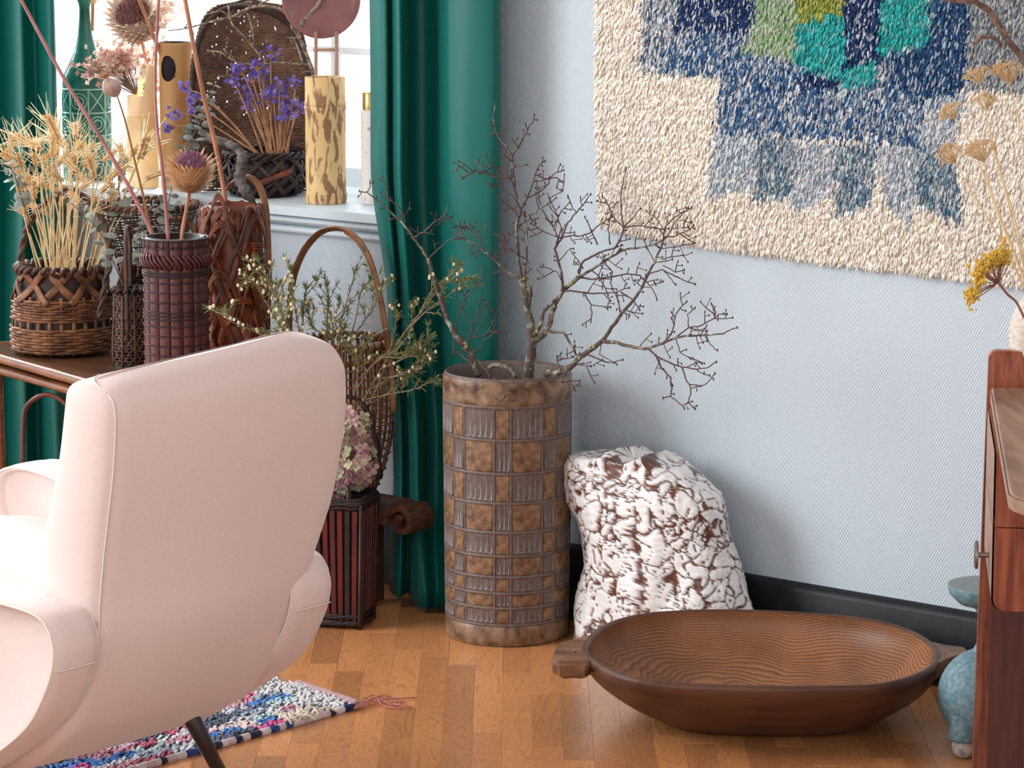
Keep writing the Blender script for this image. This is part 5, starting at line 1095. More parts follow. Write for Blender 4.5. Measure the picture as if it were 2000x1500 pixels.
# pale cream bamboo, stepped cut
c = on_sill(280, 365); k = s7(c); hh = hz(186, c)
bm = thing('bamboo_vase', 'pale cream bamboo vase with a stepped cut mouth holding the dried hydrangea', 'vase', c)
mb = MB(); r_ = 31*k; zz3 = [0, hz(228, c)-.01, hz(228, c)-.003, hz(228, c), hz(228, c)+.003, hz(228, c)+.01]; rr3 = [1, .98, 1.05, 1.0, 1.05, .93]; n = 40; rows = []
hi = hz(128, c)
for z, q in zip(zz3, rr3): rows.append([(r_*q*math.cos(2*math.pi*j/n), r_*q*math.sin(2*math.pi*j/n), z) for j in range(n)])
for f_, q in ((1, .90), (1, .80), (-1, .80)):
    row = []
    for j in range(n):
        a = 2*math.pi*j/n; u_ = math.cos(a - .35); t = min(1, max(0, (u_+.05)*4)); z = lerp(hh, hi, t); row.append((r_*q*math.cos(a), r_*q*math.sin(a), z if f_ > 0 else hh*.6))
    rows.append(row)
b0 = mb.grid(rows, True); mb.cap(b0, n, True); mb.cap(b0+n*(len(rows)-1), n); mb.build('culm', M_bamp, bm, sharp=60)
# ---------------------------------------------------------------- green bottle vase
M_gb = mat('dark_green_bottle_glaze', srgb(74, 132, 120), srgb(52, 100, 92), scale=30, rough=0.25, trans=.5); M_gl = mat('pale_green_relief_line', srgb(148, 184, 168), rough=0.35)
c = on_sill(172, 350); k = s7(c)
gb = thing('bottle_vase', 'tall dark green square shouldered bottle vase with relief tile pattern by the window', 'vase', c)
prof = [(.01, 0), (45*k, 0)] + [(a*k, hz(y, c)) for a, y in ((46, 345), (46, 250), (46, 160), (43, 146), (33, 125), (21, 100), (14, 70), (11, 40), (10, 15), (12, 5), (16, -4), (14, -8), (9, -4))] + [(8*k, hz(60, c))]
mb = MB(); mb.lathe(prof, 40); mb.build('body', M_gb, gb)
mb = MB(); R_ = 46.4*k; ys = [hz(y, c) for y in (350, 310, 262, 218, 172)]
for z in ys: mb.tube([(R_*math.cos(2*math.pi*j/40), R_*math.sin(2*math.pi*j/40), z) for j in range(41)], .0019, 4, caps=False)
for j in range(8):
    a = 2*math.pi*j/8 + .2; mb.tube([(R_*math.cos(a), R_*math.sin(a), z) for z in ys], .0021, 4)
    for i in range(4):
        if (i+j) % 2:
            for s_ in (0, 1): mb.tube([(R_*math.cos(a+.785*(t if s_ else 1-t)), R_*math.sin(a+.785*(t if s_ else 1-t)), lerp(ys[i], ys[i+1], t)) for t in np.linspace(0, 1, 6)], .0018, 4)
        else:
            for q in (.35, .2): mb.tube([(R_*math.cos(a+.39+q*math.cos(t)), R_*math.sin(a+.39+q*math.cos(t)), lerp(ys[i], ys[i+1], .5)+q*.785*R_*math.sin(t)*1.2) for t in np.linspace(0, 2*math.pi, 14)], .0016, 4, caps=False)
mb.build('relief', M_gl, gb, kind='stuff')
# ---------------------------------------------------------------- big wicker scoop basket
M_wick = BK['grey_brown_wicker']
c = on_sill(495, 374); k = s7(c); bk = thing('scoop_basket', 'large upright hooded wicker scoop basket against the window, rim arching above the statice', 'basket', c)
c2 = lambda x, y, d=0: (P(x, y, DEP(c)+d) - c)
def scoop(u, v):   # u across -1..1, v 0 bottom..1 crown: concave hood opening towards the room
    yy = lerp(374, 6, math.sin(v*math.pi/2)**.92 if v < 1 else 1); half = 116*math.sqrt(max(0, 1-(max(0, v-.25)/.75)**2.2)) if v < 1 else 0
    cx = lerp(492, 487, v); d = .07*(1-abs(u)**1.8)*(1-.75*v*v); return c2(cx + u*half, yy - 20*(1-u*u)*(v**3)*.4, d - .02)
mb = MB(); rnd = random.Random(3)
for i in range(85):
    v = 2/math.pi*math.asin((i+.5)/86); pts = []; n = 56
    for j in range(n+1):
        u = -1 + 2*j/n; q = scoop(u, v); o_ = .0016*math.cos(math.pi*(j/2 + i)); pts.append(q + Vector((0, o_, rnd.gauss(0, .0004))))
    a = 0
    while a < n:   # broken runs leave pinholes of light
        b = min(n, a + rnd.randint(5, 26)); wd = .0024; mb.tube(pts[a:b+1], wd*1.32, 4); a = b + (1 if rnd.random() < (.5 if (a < 26 and v > .25) else .06) else 0)
mb.build('weave', M_wick, bk, kind='stuff')
mb = MB()
for j in range(1, 29):
    u = -1 + 2*j/29; mb.tube([scoop(u, v) + Vector((0, .002, 0)) for v in np.linspace(0, .98, 14)], .0017, 4)
mb.build('stake', M_wick, bk, kind='stuff')
mb = MB(); q = bez([c2(380, 374, -.02), c2(376, 240, -.02), c2(378, 130, -.02), c2(398, 55, -.02), c2(440, 18, -.02), c2(490, 14, -.02), c2(540, 30, -.02), c2(576, 62, -.02), c2(598, 118, -.02), c2(608, 200, -.02), c2(610, 374, -.02)], 8)
mb.tube(q, .0068, 7)
for i in range(0, len(q)-2): a_ = q[i]; twist(mb, [q[i], q[i+1], q[min(i+2, len(q)-1)]], .0066, .0016, .5, 1)
mb.build('bound_rim', BK['dark_brown_cane'], bk)
# ---------------------------------------------------------------- round tray on a small wooden stand
M_tray = mat('dusky_red_lacquer', srgb(142, 92, 88), srgb(124, 78, 76), scale=18, rough=0.35); M_standw = mat('reddish_stand_wood', srgb(170, 128, 104), rough=.5)
c = on_sill(640, 385); st = thing('round_tray', 'dusky red brown round tray raised on a small wooden stand in the window', 'tray', c)
k = s7(c); tc_ = P(628, 0, DEP(c)+.02) - c; Mx = Matrix.Rotation(math.pi/2 - .15, 4, 'X'); mb = MB(); prof = [(.004, -.004), (54*k, -.006), (70*k, .004), (77*k, .018), (74*k, .020), (64*k, .010), (.004, .010)]
n = 48; rows = [[Mx @ Vector((r_*math.cos(2*math.pi*j/n), r_*math.sin(2*math.pi*j/n), z)) + tc_ for j in range(n)] for r_, z in prof]; mb.grid(rows, True); mb.build('dish', M_tray, st)
mb = MB()
for x in (617, 657): mb.tube([P(x, 383, DEP(c)) - c, P(x, 240, DEP(c)) - c, P(x, 62, DEP(c)) - c], .0042, 8)
for y in (97, 330): mb.tube([P(612, y, DEP(c)) - c, P(662, y, DEP(c)) - c], .0035, 8)
mb.build('stand', M_standw, st)
# ---------------------------------------------------------------- speckled pale cylinder half behind the curtain
M_spk = mat('speckled_pale_ceramic', srgb(232, 224, 216), srgb(176, 156, 140), scale=90, rough=0.5, mix=(.62, .72)); M_brass = mat('brass_band', srgb(190, 168, 112), rough=.3, metal=.8)
c = on_sill(728, 398); k = s7(c); sp = thing('speckled_cylinder', 'slim pale speckled cylinder with a brass collar, half hidden by the teal curtain', 'vase', c)
mb = MB(); mb.lathe([(.004, 0), (21*k, 0), (22*k, .005), (22*k, hz(216, c)), (19*k, hz(214, c))], 32); mb.build('body', M_spk, sp, sharp=50)
mb = MB(); mb.lathe([(18*k, hz(216, c)), (18.5*k, hz(212, c)), (18.5*k, hz(182, c)), (17*k, hz(180, c)), (.004, hz(180, c))], 32, cap0=False); mb.build('collar', M_brass, sp, sharp=50)
# ---------------------------------------------------------------- dark plaited bowl basket with statice
c = on_sill(518, 381); k = s7(c); h1 = hz(300, c); QB = c.copy(); QBH = h1
bk = thing('bowl_basket', 'low black brown plaited bowl basket on the sill holding purple statice', 'basket', c)
prof = [(60*k, 0), (78*k, h1*.3), (84*k, h1*.62), (76*k, h1)]
mb = MB(); mb.lathe([(.01, .001), (58*k, .001)] + [(r_-.006, z) for r_, z in prof[1:]] + [(68*k, h1*.98), (60*k, h1*.5)], 36, cap1=False); mb.build('liner', BK['blackened_bamboo'], bk)
mb = MB(); plait(mb, prof, .004, h1, 13, .0066, .002, .95, .0035, m=12, wig=.05); mb.build('plait', BK['dark_brown_cane'], bk, kind='stuff')
mb = MB(); plait(mb, [(r_+.005, z) for r_, z in prof], .006, h1*.98, 7, .0018, .0012, 1.2, .003, m=12, wig=.2); mb.build('lashing', BK['black_brown_lacing'], bk, kind='stuff')
mb = MB(); pa = [(prof_r(prof, z)+.006, a, z) for a, z in zip(np.linspace(-1.72, -.9, 9), np.linspace(h1*.35, h1*.66, 9))]; ribbon(mb, [(r_*math.cos(a), r_*math.sin(a), z) for r_, a, z in pa], .0075, .0022, [(math.cos(a), math.sin(a), 0) for r_, a, z in pa]); mb.build('red_strip', BK['chestnut_bamboo'], bk)
mb = MB()
for s_ in (0, 2.1, 4.2): mb.tube([((77*k + .006*math.cos(j*.75+s_))*math.cos(2*math.pi*j/72), (77*k + .006*math.cos(j*.75+s_))*math.sin(2*math.pi*j/72), h1 + .006*math.sin(j*.75+s_)) for j in range(73)], .005, 5, caps=False)
mb.build('rim', BK['blackened_bamboo'], bk)
# ================================================================ DRIED PLANTS
M_wst = mat('wheat_straw', srgb(242, 218, 172), srgb(224, 192, 140), scale=30, rough=.7); M_wear = mat('wheat_ear', srgb(240, 208, 160), srgb(214, 172, 120), scale=60, rough=.75); M_awn = mat('wheat_awn', srgb(248, 232, 194), rough=.75)
def wheat_variant(L_, bend, seed):
    rnd = random.Random(seed); q = bez([(0, 0, 0), (bend*.15, 0, L_*.4), (bend*.5, 0, L_*.75), (bend, 0, L_)], 5); st, er, aw = MB(), MB(), MB()
    st.tube(q, [lerp(.0019, .0012, i/(len(q)-1)) for i in range(len(q))], 5); t = (q[-1]-q[-2]).normalized(); t = (t + Vector((rnd.uniform(.2, 1.3), rnd.uniform(-.6, .3), -rnd.uniform(0, .5)))).normalized(); M_ = t.to_track_quat('Z', 'Y').to_matrix(); el = rnd.uniform(.036, .046)
    for i in range(9):
        for s_ in (0, 1, 2):
            a = s_*2.09 + i*1.05; p = q[-1] + M_ @ Vector((.0042*math.cos(a), .0042*math.sin(a), el*i/9)); er.ball(p, .0038, 6, 4, (.62, .62, 1.5), M_.to_4x4() @ Matrix.Rotation(.45, 4, 'X') if False else M_.to_4x4())
            if rnd.random() < .8:
                e = p + M_ @ Vector((.026*math.cos(a)*rnd.uniform(.4, 1.2), .026*math.sin(a)*rnd.uniform(.4, 1.2), rnd.uniform(.018, .040))); aw.tube([p, p.lerp(e, .5), e], [.0009, .0007, .0004], 3, caps=False)
    return st.mesh('stalk', M_wst), er.mesh('ear', M_wear), aw.mesh('awn', M_awn), q[-1]
WV = [wheat_variant(1.0*l, b, s) for s, (l, b) in enumerate(((.30, .015), (.33, .05), (.27, .07), (.24, .03), (.36, .03)))]
heads = [(80, 290), (100, 280), (125, 262), (142, 300), (165, 280), (35, 300), (50, 345), (75, 340), (118, 375), (140, 385), (155, 370), (172, 340), (195, 380), (215, 330), (95, 400), (70, 385), (72, 268), (60, 262), (112, 250), (150, 244), (138, 282), (46, 330), (20, 300), (62, 362), (96, 318), (120, 330), (112, 300), (170, 300), (188, 322), (210, 290), (235, 300), (250, 292), (270, 276), (285, 282), (160, 345), (30, 352), (88, 345), (205, 350), (225, 372), (245, 330), (130, 365), (300, 326), (180, 395), (52, 408), (105, 362), (150, 310), (66, 300), (10, 278)]
from mathutils import Quaternion
for i, (hx, hy) in enumerate(heads):
    zc_ = DEP(WB) + random.uniform(-.07, .07); tip = P(lerp(128, hx, .93), hy + 22, zc_); bs_ = WB + Vector((random.gauss(.005, .016), random.gauss(0, .014), .085)) + Vector(((hx-128)*.00022, 0, 0)); d = tip-bs_
    v = WV[i % 5]; ref = v[3]; sc_ = d.length/ref.length; q = ref.normalized().rotation_difference(d.normalized())
    o = bpy.data.objects.new('wheat_stalk', None); COL.objects.link(o); o.location = bs_; o.rotation_mode = 'QUATERNION'
    q = q @ Quaternion(ref.normalized(), random.uniform(0, 6.28))
    o.rotation_quaternion = q; o.scale = (sc_,)*3; o.empty_display_size = .05
    tag(o, 'dry golden wheat stalk leaning towards the window-side curtain from the wheat basket' if hx < 75 else 'dry golden wheat stalk leaning far out towards the pale bamboo' if hx > 215 else 'dry golden wheat stalk standing upright in the thick of the wheat basket', 'wheat', 'wheat stalks in the basket')
    for nm, me in zip(('stalk', 'ear', 'awn'), v[:3]):
        ch = bpy.data.objects.new(nm, me); COL.objects.link(ch); ch.parent = o
        if nm == 'awn': ch['kind'] = 'stuff'
# ---------------------------------------------------------------- eucalyptus
M_euc = mat('eucalyptus_leaf', srgb(140, 144, 132), srgb(108, 114, 104), scale=50, rough=.6, rand=0); M_eucs = mat('eucalyptus_stem', srgb(112, 92, 80), rough=.7)
def eucalyptus(label, pts, zc, lr=9, n=16, pend=1.0):
    q = bez([P(x, y, zc+d) for x, y, d in pts], 8); root = thing('eucalyptus_sprig', label, 'dried plant', q[0], 0, 'eucalyptus sprigs'); st = MB(); st.tube(q, [lerp(.0018, .0009, i/(len(q)-1)) for i in range(len(q))], 5); wpart(st, 'stem', M_eucs, root); k = zc/FPX
    i0 = int(len(q)*.25)
    for j in range(n):
        t = j/(n-1); p = q[int(lerp(i0, len(q)-1, t))]; tdir = (q[min(len(q)-1, int(lerp(i0, len(q)-1, t))+1)] - q[max(0, int(lerp(i0, len(q)-1, t))-1)]).normalized()
        for s_ in (-1, 1):
            r_ = lr*k*lerp(1.15, .6, t)*random.uniform(.8, 1.2); a = j*1.2 + (0 if s_ < 0 else math.pi) + random.gauss(0, .4); o_ = tdir.orthogonal(); o_.rotate(Matrix.Rotation(a, 3, tdir)); cx = p + o_*r_*1.0 - tdir*r_*.1
            nn = (tdir*.9 + o_*random.uniform(-.5, .5) + Vector((random.gauss(0, .3), -.5, random.gauss(0, .3)))).normalized(); M_ = nn.to_track_quat('Z', 'Y').to_matrix(); mb = MB(); b = len(mb.v)
            rows = [[cx + M_ @ Vector((r_*f_*math.cos(2*math.pi*m_/9), r_*f_*math.sin(2*math.pi*m_/9), -r_*.22*f_*f_)) for m_ in range(9)] for f_ in (.05, .6, 1)]; mb.grid(rows, True); wpart(mb, 'leaf', M_euc, root)
eucalyptus('grey eucalyptus sprig curling beside the window-side curtain, left of the wheat ears', [(60, 440, .02), (40, 380, 0), (22, 330, 0), (-10, 318, 0)], 7.40, 11, 8)
eucalyptus('grey eucalyptus sprig bending down over the wheat basket rim', [(242, 560, -.12), (225, 520, -.13), (205, 470, -.13), (175, 430, -.12), (140, 398, -.1), (112, 372, -.08)], 7.36, 11, 9)
eucalyptus('eucalyptus sprig rising among the wheat towards the pale bamboo', [(232, 460, 0), (235, 400, 0), (232, 350, 0), (248, 320, 0)], 7.45, 12, 6)
eucalyptus('dense hanging eucalyptus sprig beside the strap handled basket', [(268, 540, 0), (272, 500, 0), (276, 455, 0), (285, 425, 0)], 7.38, 9, 16)
eucalyptus('eucalyptus sprig between the two pink stems behind the cylinder basket', [(318, 500, 0), (312, 440, 0), (330, 390, 0), (338, 345, 0), (330, 320, 0)], 7.42, 10, 12)
eucalyptus('eucalyptus spire rising behind the thistle in front of the scoop basket', [(338, 330, 0), (362, 290, 0), (385, 250, 0), (400, 215, 0), (420, 165, 0)], 7.50, 11, 16)
# ---------------------------------------------------------------- long bare stems and the poppy head
M_pink = mat('dusty_pink_stem', srgb(182, 124, 120), srgb(150, 96, 92), scale=40, stretch=(1, 1, .3), rough=.7); M_tan = mat('tan_stem', srgb(190, 132, 98), srgb(156, 100, 74), scale=40, stretch=(1, 1, .3), rough=.7)
def stem(name, label, pts, zc, r0, r1, m):
    q = bez([P(x, y, zc+d) for x, y, d in pts], 8); mb = MB(); mb.tube(q, [lerp(r0, r1, i/(len(q)-1)) for i in range(len(q))], 9); o = mb.build(name, m, loc=q[0]); return tag(o, label, 'dried stem')
zC = DEP(CB)
stem('protea_stem', 'long dusty pink bare stem slanting from the cylinder basket across the curtain', [(305, 560, 0), (298, 462, 0), (262, 385, -.01), (200, 275, -.02), (120, 145, -.03), (20, -40, -.05)], zC, .0052, .0036, M_pink)
stem('protea_stem', 'dusty pink bare stem rising almost straight from the cylinder basket', [(330, 560, 0), (328, 463, 0), (318, 340, 0), (306, 240, .0), (303, 140, 0), (312, -40, 0)], zC, .0048, .0030, M_pink)
stem('protea_stem', 'tan bare stem rising from the chestnut plaited basket past the scoop basket', [(445, 470, 0), (440, 392, 0), (422, 290, 0), (396, 180, -.01), (378, 90, -.01), (356, -30, -.02)], DEP(EB), .0056, .0046, M_tan)
stem('protea_stem', 'curved tan stem leaning out of the round hole in the golden bamboo', [(338, 158, -.01), (325, 130, -.055), (304, 82, -.08), (288, 40, -.10), (264, -20, -.12)], DEP(P(347, 345, 0) if False else on_sill(347, 366)), .0050, .0042, M_tan)
# gnarled stick
M_gn = mat('gnarled_grey_bark', srgb(54, 46, 46), srgb(118, 110, 108), scale=50, rough=.85, bump=.9, bscale=120)
q = bez([P(500, 420, 0+DEP(EB)-.02), P(492, 392, DEP(EB)-.02), P(478, 372, DEP(EB)-.03), P(468, 345, DEP(EB)-.03), P(473, 318, DEP(EB)-.03), P(470, 298, DEP(EB)-.02), P(452, 284, DEP(EB)), P(430, 276, DEP(EB)+.02), P(405, 270, DEP(EB)+.03)], 6); mb = MB(); mb.tube(q, [(.0075 if i < 8 else .0125 if i < 28 else .009)*(1+.18*math.sin(i*2.1)) for i in range(len(q))], 9)
for i in (12, 20, 27): mb.ball(q[i] + Vector((.008, -.006, 0)), .007, 8, 6)
o = mb.build('gnarled_stick', M_gn, loc=q[0]); tag(o, 'gnarled grey crooked stick rising from the chestnut plaited basket', 'stick')
# poppy head
M_pop = mat('poppy_capsule', srgb(184, 154, 142), srgb(154, 124, 116), scale=50, rough=.6); M_crown = mat('poppy_crown', srgb(176, 130, 84), rough=.7)
zp = 7.36; q = bez([P(292, 440, zp), P(280, 385, zp), P(262, 310, zp), (P(248, 250, zp)), P(238, 215, zp), P(229, 188, zp)], 6); pp = thing('poppy_pod', 'single dried poppy seed pod on a thin brown stem before the green bottle', 'dried flower', q[0]); mb = MB(); mb.tube(q, [lerp(.0032, .0017, i/(len(q)-1)) for i in range(len(q))], 7); wpart(mb, 'stem', mat('poppy_stem', srgb(156, 108, 66), rough=.7), pp)
ax = (P(212, 160, zp-.005) - P(231, 192, zp)).normalized(); M_ = ax.to_track_quat('Z', 'Y').to_matrix(); k = zp/FPX; mb = MB(); rows = []
for t in np.linspace(0, 1, 12):
    r_ = max(.001, 19*k*math.sin(math.pi*min(.97, t*.93+.04))**.7); rows.append([q[-1] + M_ @ Vector((r_*(1+.05*math.cos(8*a))*math.cos(a), r_*(1+.05*math.cos(8*a))*math.sin(a), 42*k*t)) for a in np.linspace(0, 2*math.pi, 32, endpoint=False)])
mb.grid(rows, True); wpart(mb, 'capsule', M_pop, pp)
mb = MB(); b = q[-1] + ax*42*k; rows = [[b + M_ @ Vector((r_*(1+.25*math.cos(9*a))*math.cos(a), r_*(1+.25*math.cos(9*a))*math.sin(a), z)) for a in np.linspace(0, 2*math.pi, 36, endpoint=False)] for r_, z in ((4*k, -2*k), (5*k, 3*k), (11*k, 5*k), (10*k, 8*k), (1*k, 8*k))]; mb.grid(rows, True); wpart(mb, 'crown', M_crown, pp)
# ---------------------------------------------------------------- thistles
M_tuft = mat('mauve_thistle_tuft', srgb(190, 142, 164), srgb(158, 108, 134), scale=90, rough=.85); M_tuftb = mat('brown_mauve_tuft', srgb(188, 142, 138), srgb(154, 110, 112), scale=90, rough=.85); M_bract = mat('dry_bract', srgb(236, 200, 154), srgb(200, 150, 106), scale=60, rough=.75); M_bractp = mat('cream_bract', srgb(244, 224, 204), srgb(220, 186, 162), scale=60, rough=.75)
def thistle(label, pts, zc, rpx, ax, mt, mb_, srow=(9, 16), tuft=420, spread=.95, blen=1.0):
    q = bez([P(x, y, zc+d) for x, y, d in pts], 8); root = thing('thistle_head', label, 'dried flower', q[0]); st = MB(); st.tube(q, .0042, 8); wpart(st, 'stem', M_tan, root); r_ = rpx*zc/FPX; ax = Vector(ax).normalized(); M_ = ax.to_track_quat('Z', 'Y').to_matrix(); b0 = q[-1]
    mb = MB(); rows = []
    for t in np.linspace(0, 1, 10):
        rr = r_*.64*math.sin(math.pi*(.06+.62*t))**.7; rows.append([b0 + M_ @ Vector((rr*math.cos(a), rr*math.sin(a), r_*1.25*t)) for a in np.linspace(0, 2*math.pi, 20, endpoint=False)])
    mb.grid(rows, True)
    for i in range(srow[0]):
        t = i/(srow[0]-1)*.92; n = srow[1]
        for j in range(n):
            a = 2*math.pi*(j+.5*(i % 2))/n; rr = r_*.66*math.sin(math.pi*(.06+.62*t))**.7; p = b0 + M_ @ Vector((rr*math.cos(a), rr*math.sin(a), r_*1.25*t)); o_ = M_ @ Vector((math.cos(a), math.sin(a), 0)); L_ = r_*random.uniform(.28, .5)*blen; w_ = (M_ @ Vector((-math.sin(a), math.cos(a), 0)))*r_*(.14 if blen < 1.5 and blen > 1.3 else .085); d = (o_*lerp(.8, .55, t) + ax*lerp(.35, .8, t)).normalized(); m_ = p + d*L_*.55; e = p + d*L_ + o_*L_*.15
            k_ = len(mb.v); mb.v += [tuple(p-w_), tuple(p+w_), tuple(m_+w_*.8+o_*.001), tuple(m_-w_*.8+o_*.001), tuple(e)]; mb.face(k_, k_+1, k_+2, k_+3); mb.face(k_+3, k_+2, k_+4)
    wpart(mb, 'bract', mb_, root, kind='stuff', smooth=False)
    mb = MB()
    for j in range(tuft):
        a = random.uniform(0, 6.28); s_ = math.sqrt(random.random()); rr = r_*.70*s_; p = b0 + M_ @ Vector((rr*math.cos(a)*.8, rr*math.sin(a)*.8, r_*.95)); o_ = M_ @ Vector((math.cos(a), math.sin(a), 0)); e = p + ax*r_*(.25 + .62*math.sqrt(1-s_*s_))*random.uniform(.8, 1.12) + o_*r_*(.12*s_ + random.gauss(0, .07)) + (M_ @ Vector((-math.sin(a), math.cos(a), 0)))*random.gauss(0, r_*.12)
        mb.tube([p, p.lerp(e, .6), e - o_*r_*random.gauss(.05, .06)], [.0011, .0010, .0006], 3, caps=False)
    wpart(mb, 'tuft', mt, root, kind='stuff')
thistle('mauve tufted dried thistle standing in the cylinder basket', [(350, 560, 0), (355, 465, 0), (364, 410, 0), (370, 374, 0)], zC-.02, 45, (.10, -.25, 1), M_tuft, M_bract, (11, 24), 560, blen=1.55)
thistle('huge dried artichoke flower with brown mauve centre, high up before the window', [(296, 190, 0), (290, 140, 0), (282, 100, 0), (272, 66, 0)], DEP(on_sill(280, 365)), 50, (-.12, -.70, .66), M_tuftb, M_bractp, (9, 22), 700, blen=1.4)
zt_ = DEP(on_sill(172, 350)); thistle('small brown dried thistle in the mouth of the green bottle', [(180, 60, 0), (181, 20, 0), (181, 8, 0)], zt_, 17, (.05, -.2, 1), M_tuftb, M_bract, (6, 12), 120)
# ---------------------------------------------------------------- florets: dried hydrangeas and statice
def floret(mb, c, r_, nrm, n=4, cup=.25):
    M_ = Vector(nrm).normalized().to_track_quat('Z', 'Y').to_matrix(); a0 = random.uniform(0, 6.28)
    for j in range(n):
        a = a0 + 2*math.pi*j/n; w_ = math.pi/n*.98; k = len(mb.v); pts = [(0, 0, 0), (r_*.62*math.cos(a-w_), r_*.62*math.sin(a-w_), r_*cup*.7), (r_*math.cos(a-.3), r_*math.sin(a-.3), r_*cup), (r_*math.cos(a+.3), r_*math.sin(a+.3), r_*cup), (r_*.62*math.cos(a+w_), r_*.62*math.sin(a+w_), r_*cup*.7)]
        mb.v += [tuple(Vector(c) + M_ @ Vector(p)) for p in pts]; mb.face(k, k+1, k+2, k+3, k+4)
M_pet = mat('dried_petal', (1, 1, 1, 1), rough=.8, attr='col', trans=.2)
hyd = thing('hydrangea_head', 'dusty pink and green dried hydrangea heads in the slatted basket', 'dried flower', GB + Vector((0, 0, GBH)))
mb = MB(); zg = DEP(GB)-.035; kk = zg/FPX
PH = [(.44, .23, .25), (.36, .17, .20), (.54, .36, .33), (.48, .44, .28), (.54, .49, .33), (.40, .40, .24), (.62, .54, .45), (.30, .13, .17), (.50, .32, .31)]
for cx, cy, rx, ry in ((686, 838, 40, 42), (700, 905, 34, 46), (664, 925, 24, 50), (668, 880, 30, 50)):
    C_ = P(cx, cy, zg + random.uniform(-.01, .02))
    for j in range(75):
        d = Vector((random.gauss(0, 1), random.gauss(-.5, 1), random.gauss(0, 1))).normalized(); mb.col(jit(random.choice(PH), .15)); floret(mb, C_ + Vector((d.x*rx*kk, d.y*rx*kk*.8, d.z*ry*kk)), random.uniform(.0115, .0155), d + Vector((random.gauss(0, .3), random.gauss(-.2, .3), random.gauss(0, .3))), 4, .35)
wpart(mb, 'floret', M_pet, hyd, kind='stuff', smooth=False)
mb = MB(); mb.tube([GB + Vector((0, 0, .02)), GB + Vector((.005, 0, GBH*.6)), P(684, 900, zg)], .003, 6); mb.tube([GB + Vector((.01, 0, .02)), P(668, 920, zg)], .003, 6); wpart(mb, 'stem', M_eucs, hyd)
zb2 = DEP(on_sill(280, 365)); hp = thing('hydrangea_head', 'rusty pink lacy dried hydrangea in the pale bamboo vase', 'dried flower', P(270, 190, zb2)); mb = MB(); kk = zb2/FPX; st = MB()
for j in range(330):
    a, b = random.gauss(0, .5), random.gauss(0, .5); px_, py_ = 222 + a*58, 122 + b*32 - a*6; p = P(px_, py_, zb2 + random.gauss(0, .02)); mb.col(jit(random.choice([(.52, .30, .24), (.62, .42, .34), (.42, .22, .18), (.72, .58, .48)]), .15)); floret(mb, p, random.uniform(.0055, .0082), (random.gauss(0, .5), -1, random.gauss(.3, .5)), 4, .3)
    if j % 7 == 0: st.tube([P(268, 186, zb2), P(lerp(268, px_, .5), lerp(186, py_, .6), zb2), p], .0009, 3)
wpart(mb, 'floret', M_pet, hp, kind='stuff', smooth=False); wpart(st, 'stem', M_eucs, hp)
hw_ = thing('hydrangea_head', 'cream papery dried hydrangea hanging beside the bamboo with the hole', 'dried flower', P(300, 180, zb2-.02)); mb = MB()
for j in range(170):
    t = random.random(); px_, py_ = interp(t, [0, .3, .6, 1], [330, 318, 296, 300]) + random.gauss(0, 15), interp(t, [0, .3, .6, 1], [5, 20, 120, 185]) + random.gauss(0, 16)
    mb.col(jit(random.choice([(.86, .74, .62), (.80, .64, .52), (.90, .82, .72), (.70, .52, .42)]), .1)); floret(mb, P(px_, py_, zb2-.03 + random.gauss(0, .012)), random.uniform(.006, .010), (random.gauss(0, .5), -1, random.gauss(.2, .5)), 4, .3)
wpart(mb, 'floret', M_pet, hw_, kind='stuff', smooth=False); mb = MB(); mb.tube(bez([P(296, 200, zb2-.02), P(298, 120, zb2-.025), P(318, 20, zb2-.02)], 6), .0022, 6); wpart(mb, 'stem', M_tan, hw_)
# statice: one stem each, sharing a group
M_stat = mat('dry_statice_stem', srgb(196, 146, 108), srgb(160, 112, 84), scale=40, rough=.75)
PS = [(.17, .13, .50), (.26, .20, .60), (.11, .08, .36), (.34, .27, .64), (.22, .14, .48)]
zq = DEP(QB)-.01
for i, (hx, hy, rr, bx) in enumerate(((470, 136, 16, 540), (490, 150, 22, 536), (500, 130, 14, 530), (512, 150, 20, 530), (480, 178, 16, 528), (482, 205, 16, 534), (490, 190, 14, 528), (455, 158, 18, 520), (528, 105, 20, 530), (520, 190, 22, 540), (532, 185, 14, 545), (552, 195, 18, 548), (562, 212, 18, 550), (548, 225, 16, 548), (585, 205, 18, 552), (578, 218, 16, 556), (545, 165, 16, 545), (580, 165, 12, 550), (362, 174, 16, 515), (372, 215, 16, 520), (340, 222, 15, 512), (378, 192, 12, 515), (328, 248, 10, 510))):
    zz_h = zq + random.gauss(-.01, .012); q = bez([P(bx + random.gauss(0, 6), 318, zq), P(lerp(bx, hx, .35), lerp(318, hy, .4) - (12 if abs(hx-bx) > 100 else 0), zq), P(lerp(bx, hx, .75), lerp(318, hy, .8) - (14 if abs(hx-bx) > 100 else 0), zz_h), P(hx, hy, zz_h)], 5)
    root = thing('statice_stem', 'purple dried statice sprig leaning far out before the bamboo with the hole' if hx < 400 else 'purple dried statice sprig standing up out of the dark bowl basket', 'dried flower', q[0], 0, 'statice in the bowl basket'); st = MB(); st.tube(q, [lerp(.0028, .0013, m_/(len(q)-1)) for m_ in range(len(q))], 5); mb = MB(); k = zq/FPX
    for j in range(16):
        p = q[-1] + Vector((random.gauss(0, rr*.5*k), random.gauss(0, rr*.3*k), random.gauss(0, rr*.42*k))); mb.col(jit(random.choice(PS), .2)); floret(mb, p, random.uniform(.0042, .0066), (random.gauss(0, .6), -1, random.gauss(.5, .6)), 5, .55); st.tube([q[-3], p], .0006, 3, caps=False)
    wpart(st, 'stem', M_stat, root); wpart(mb, 'flower_cluster', M_pet, root, kind='stuff', smooth=False)
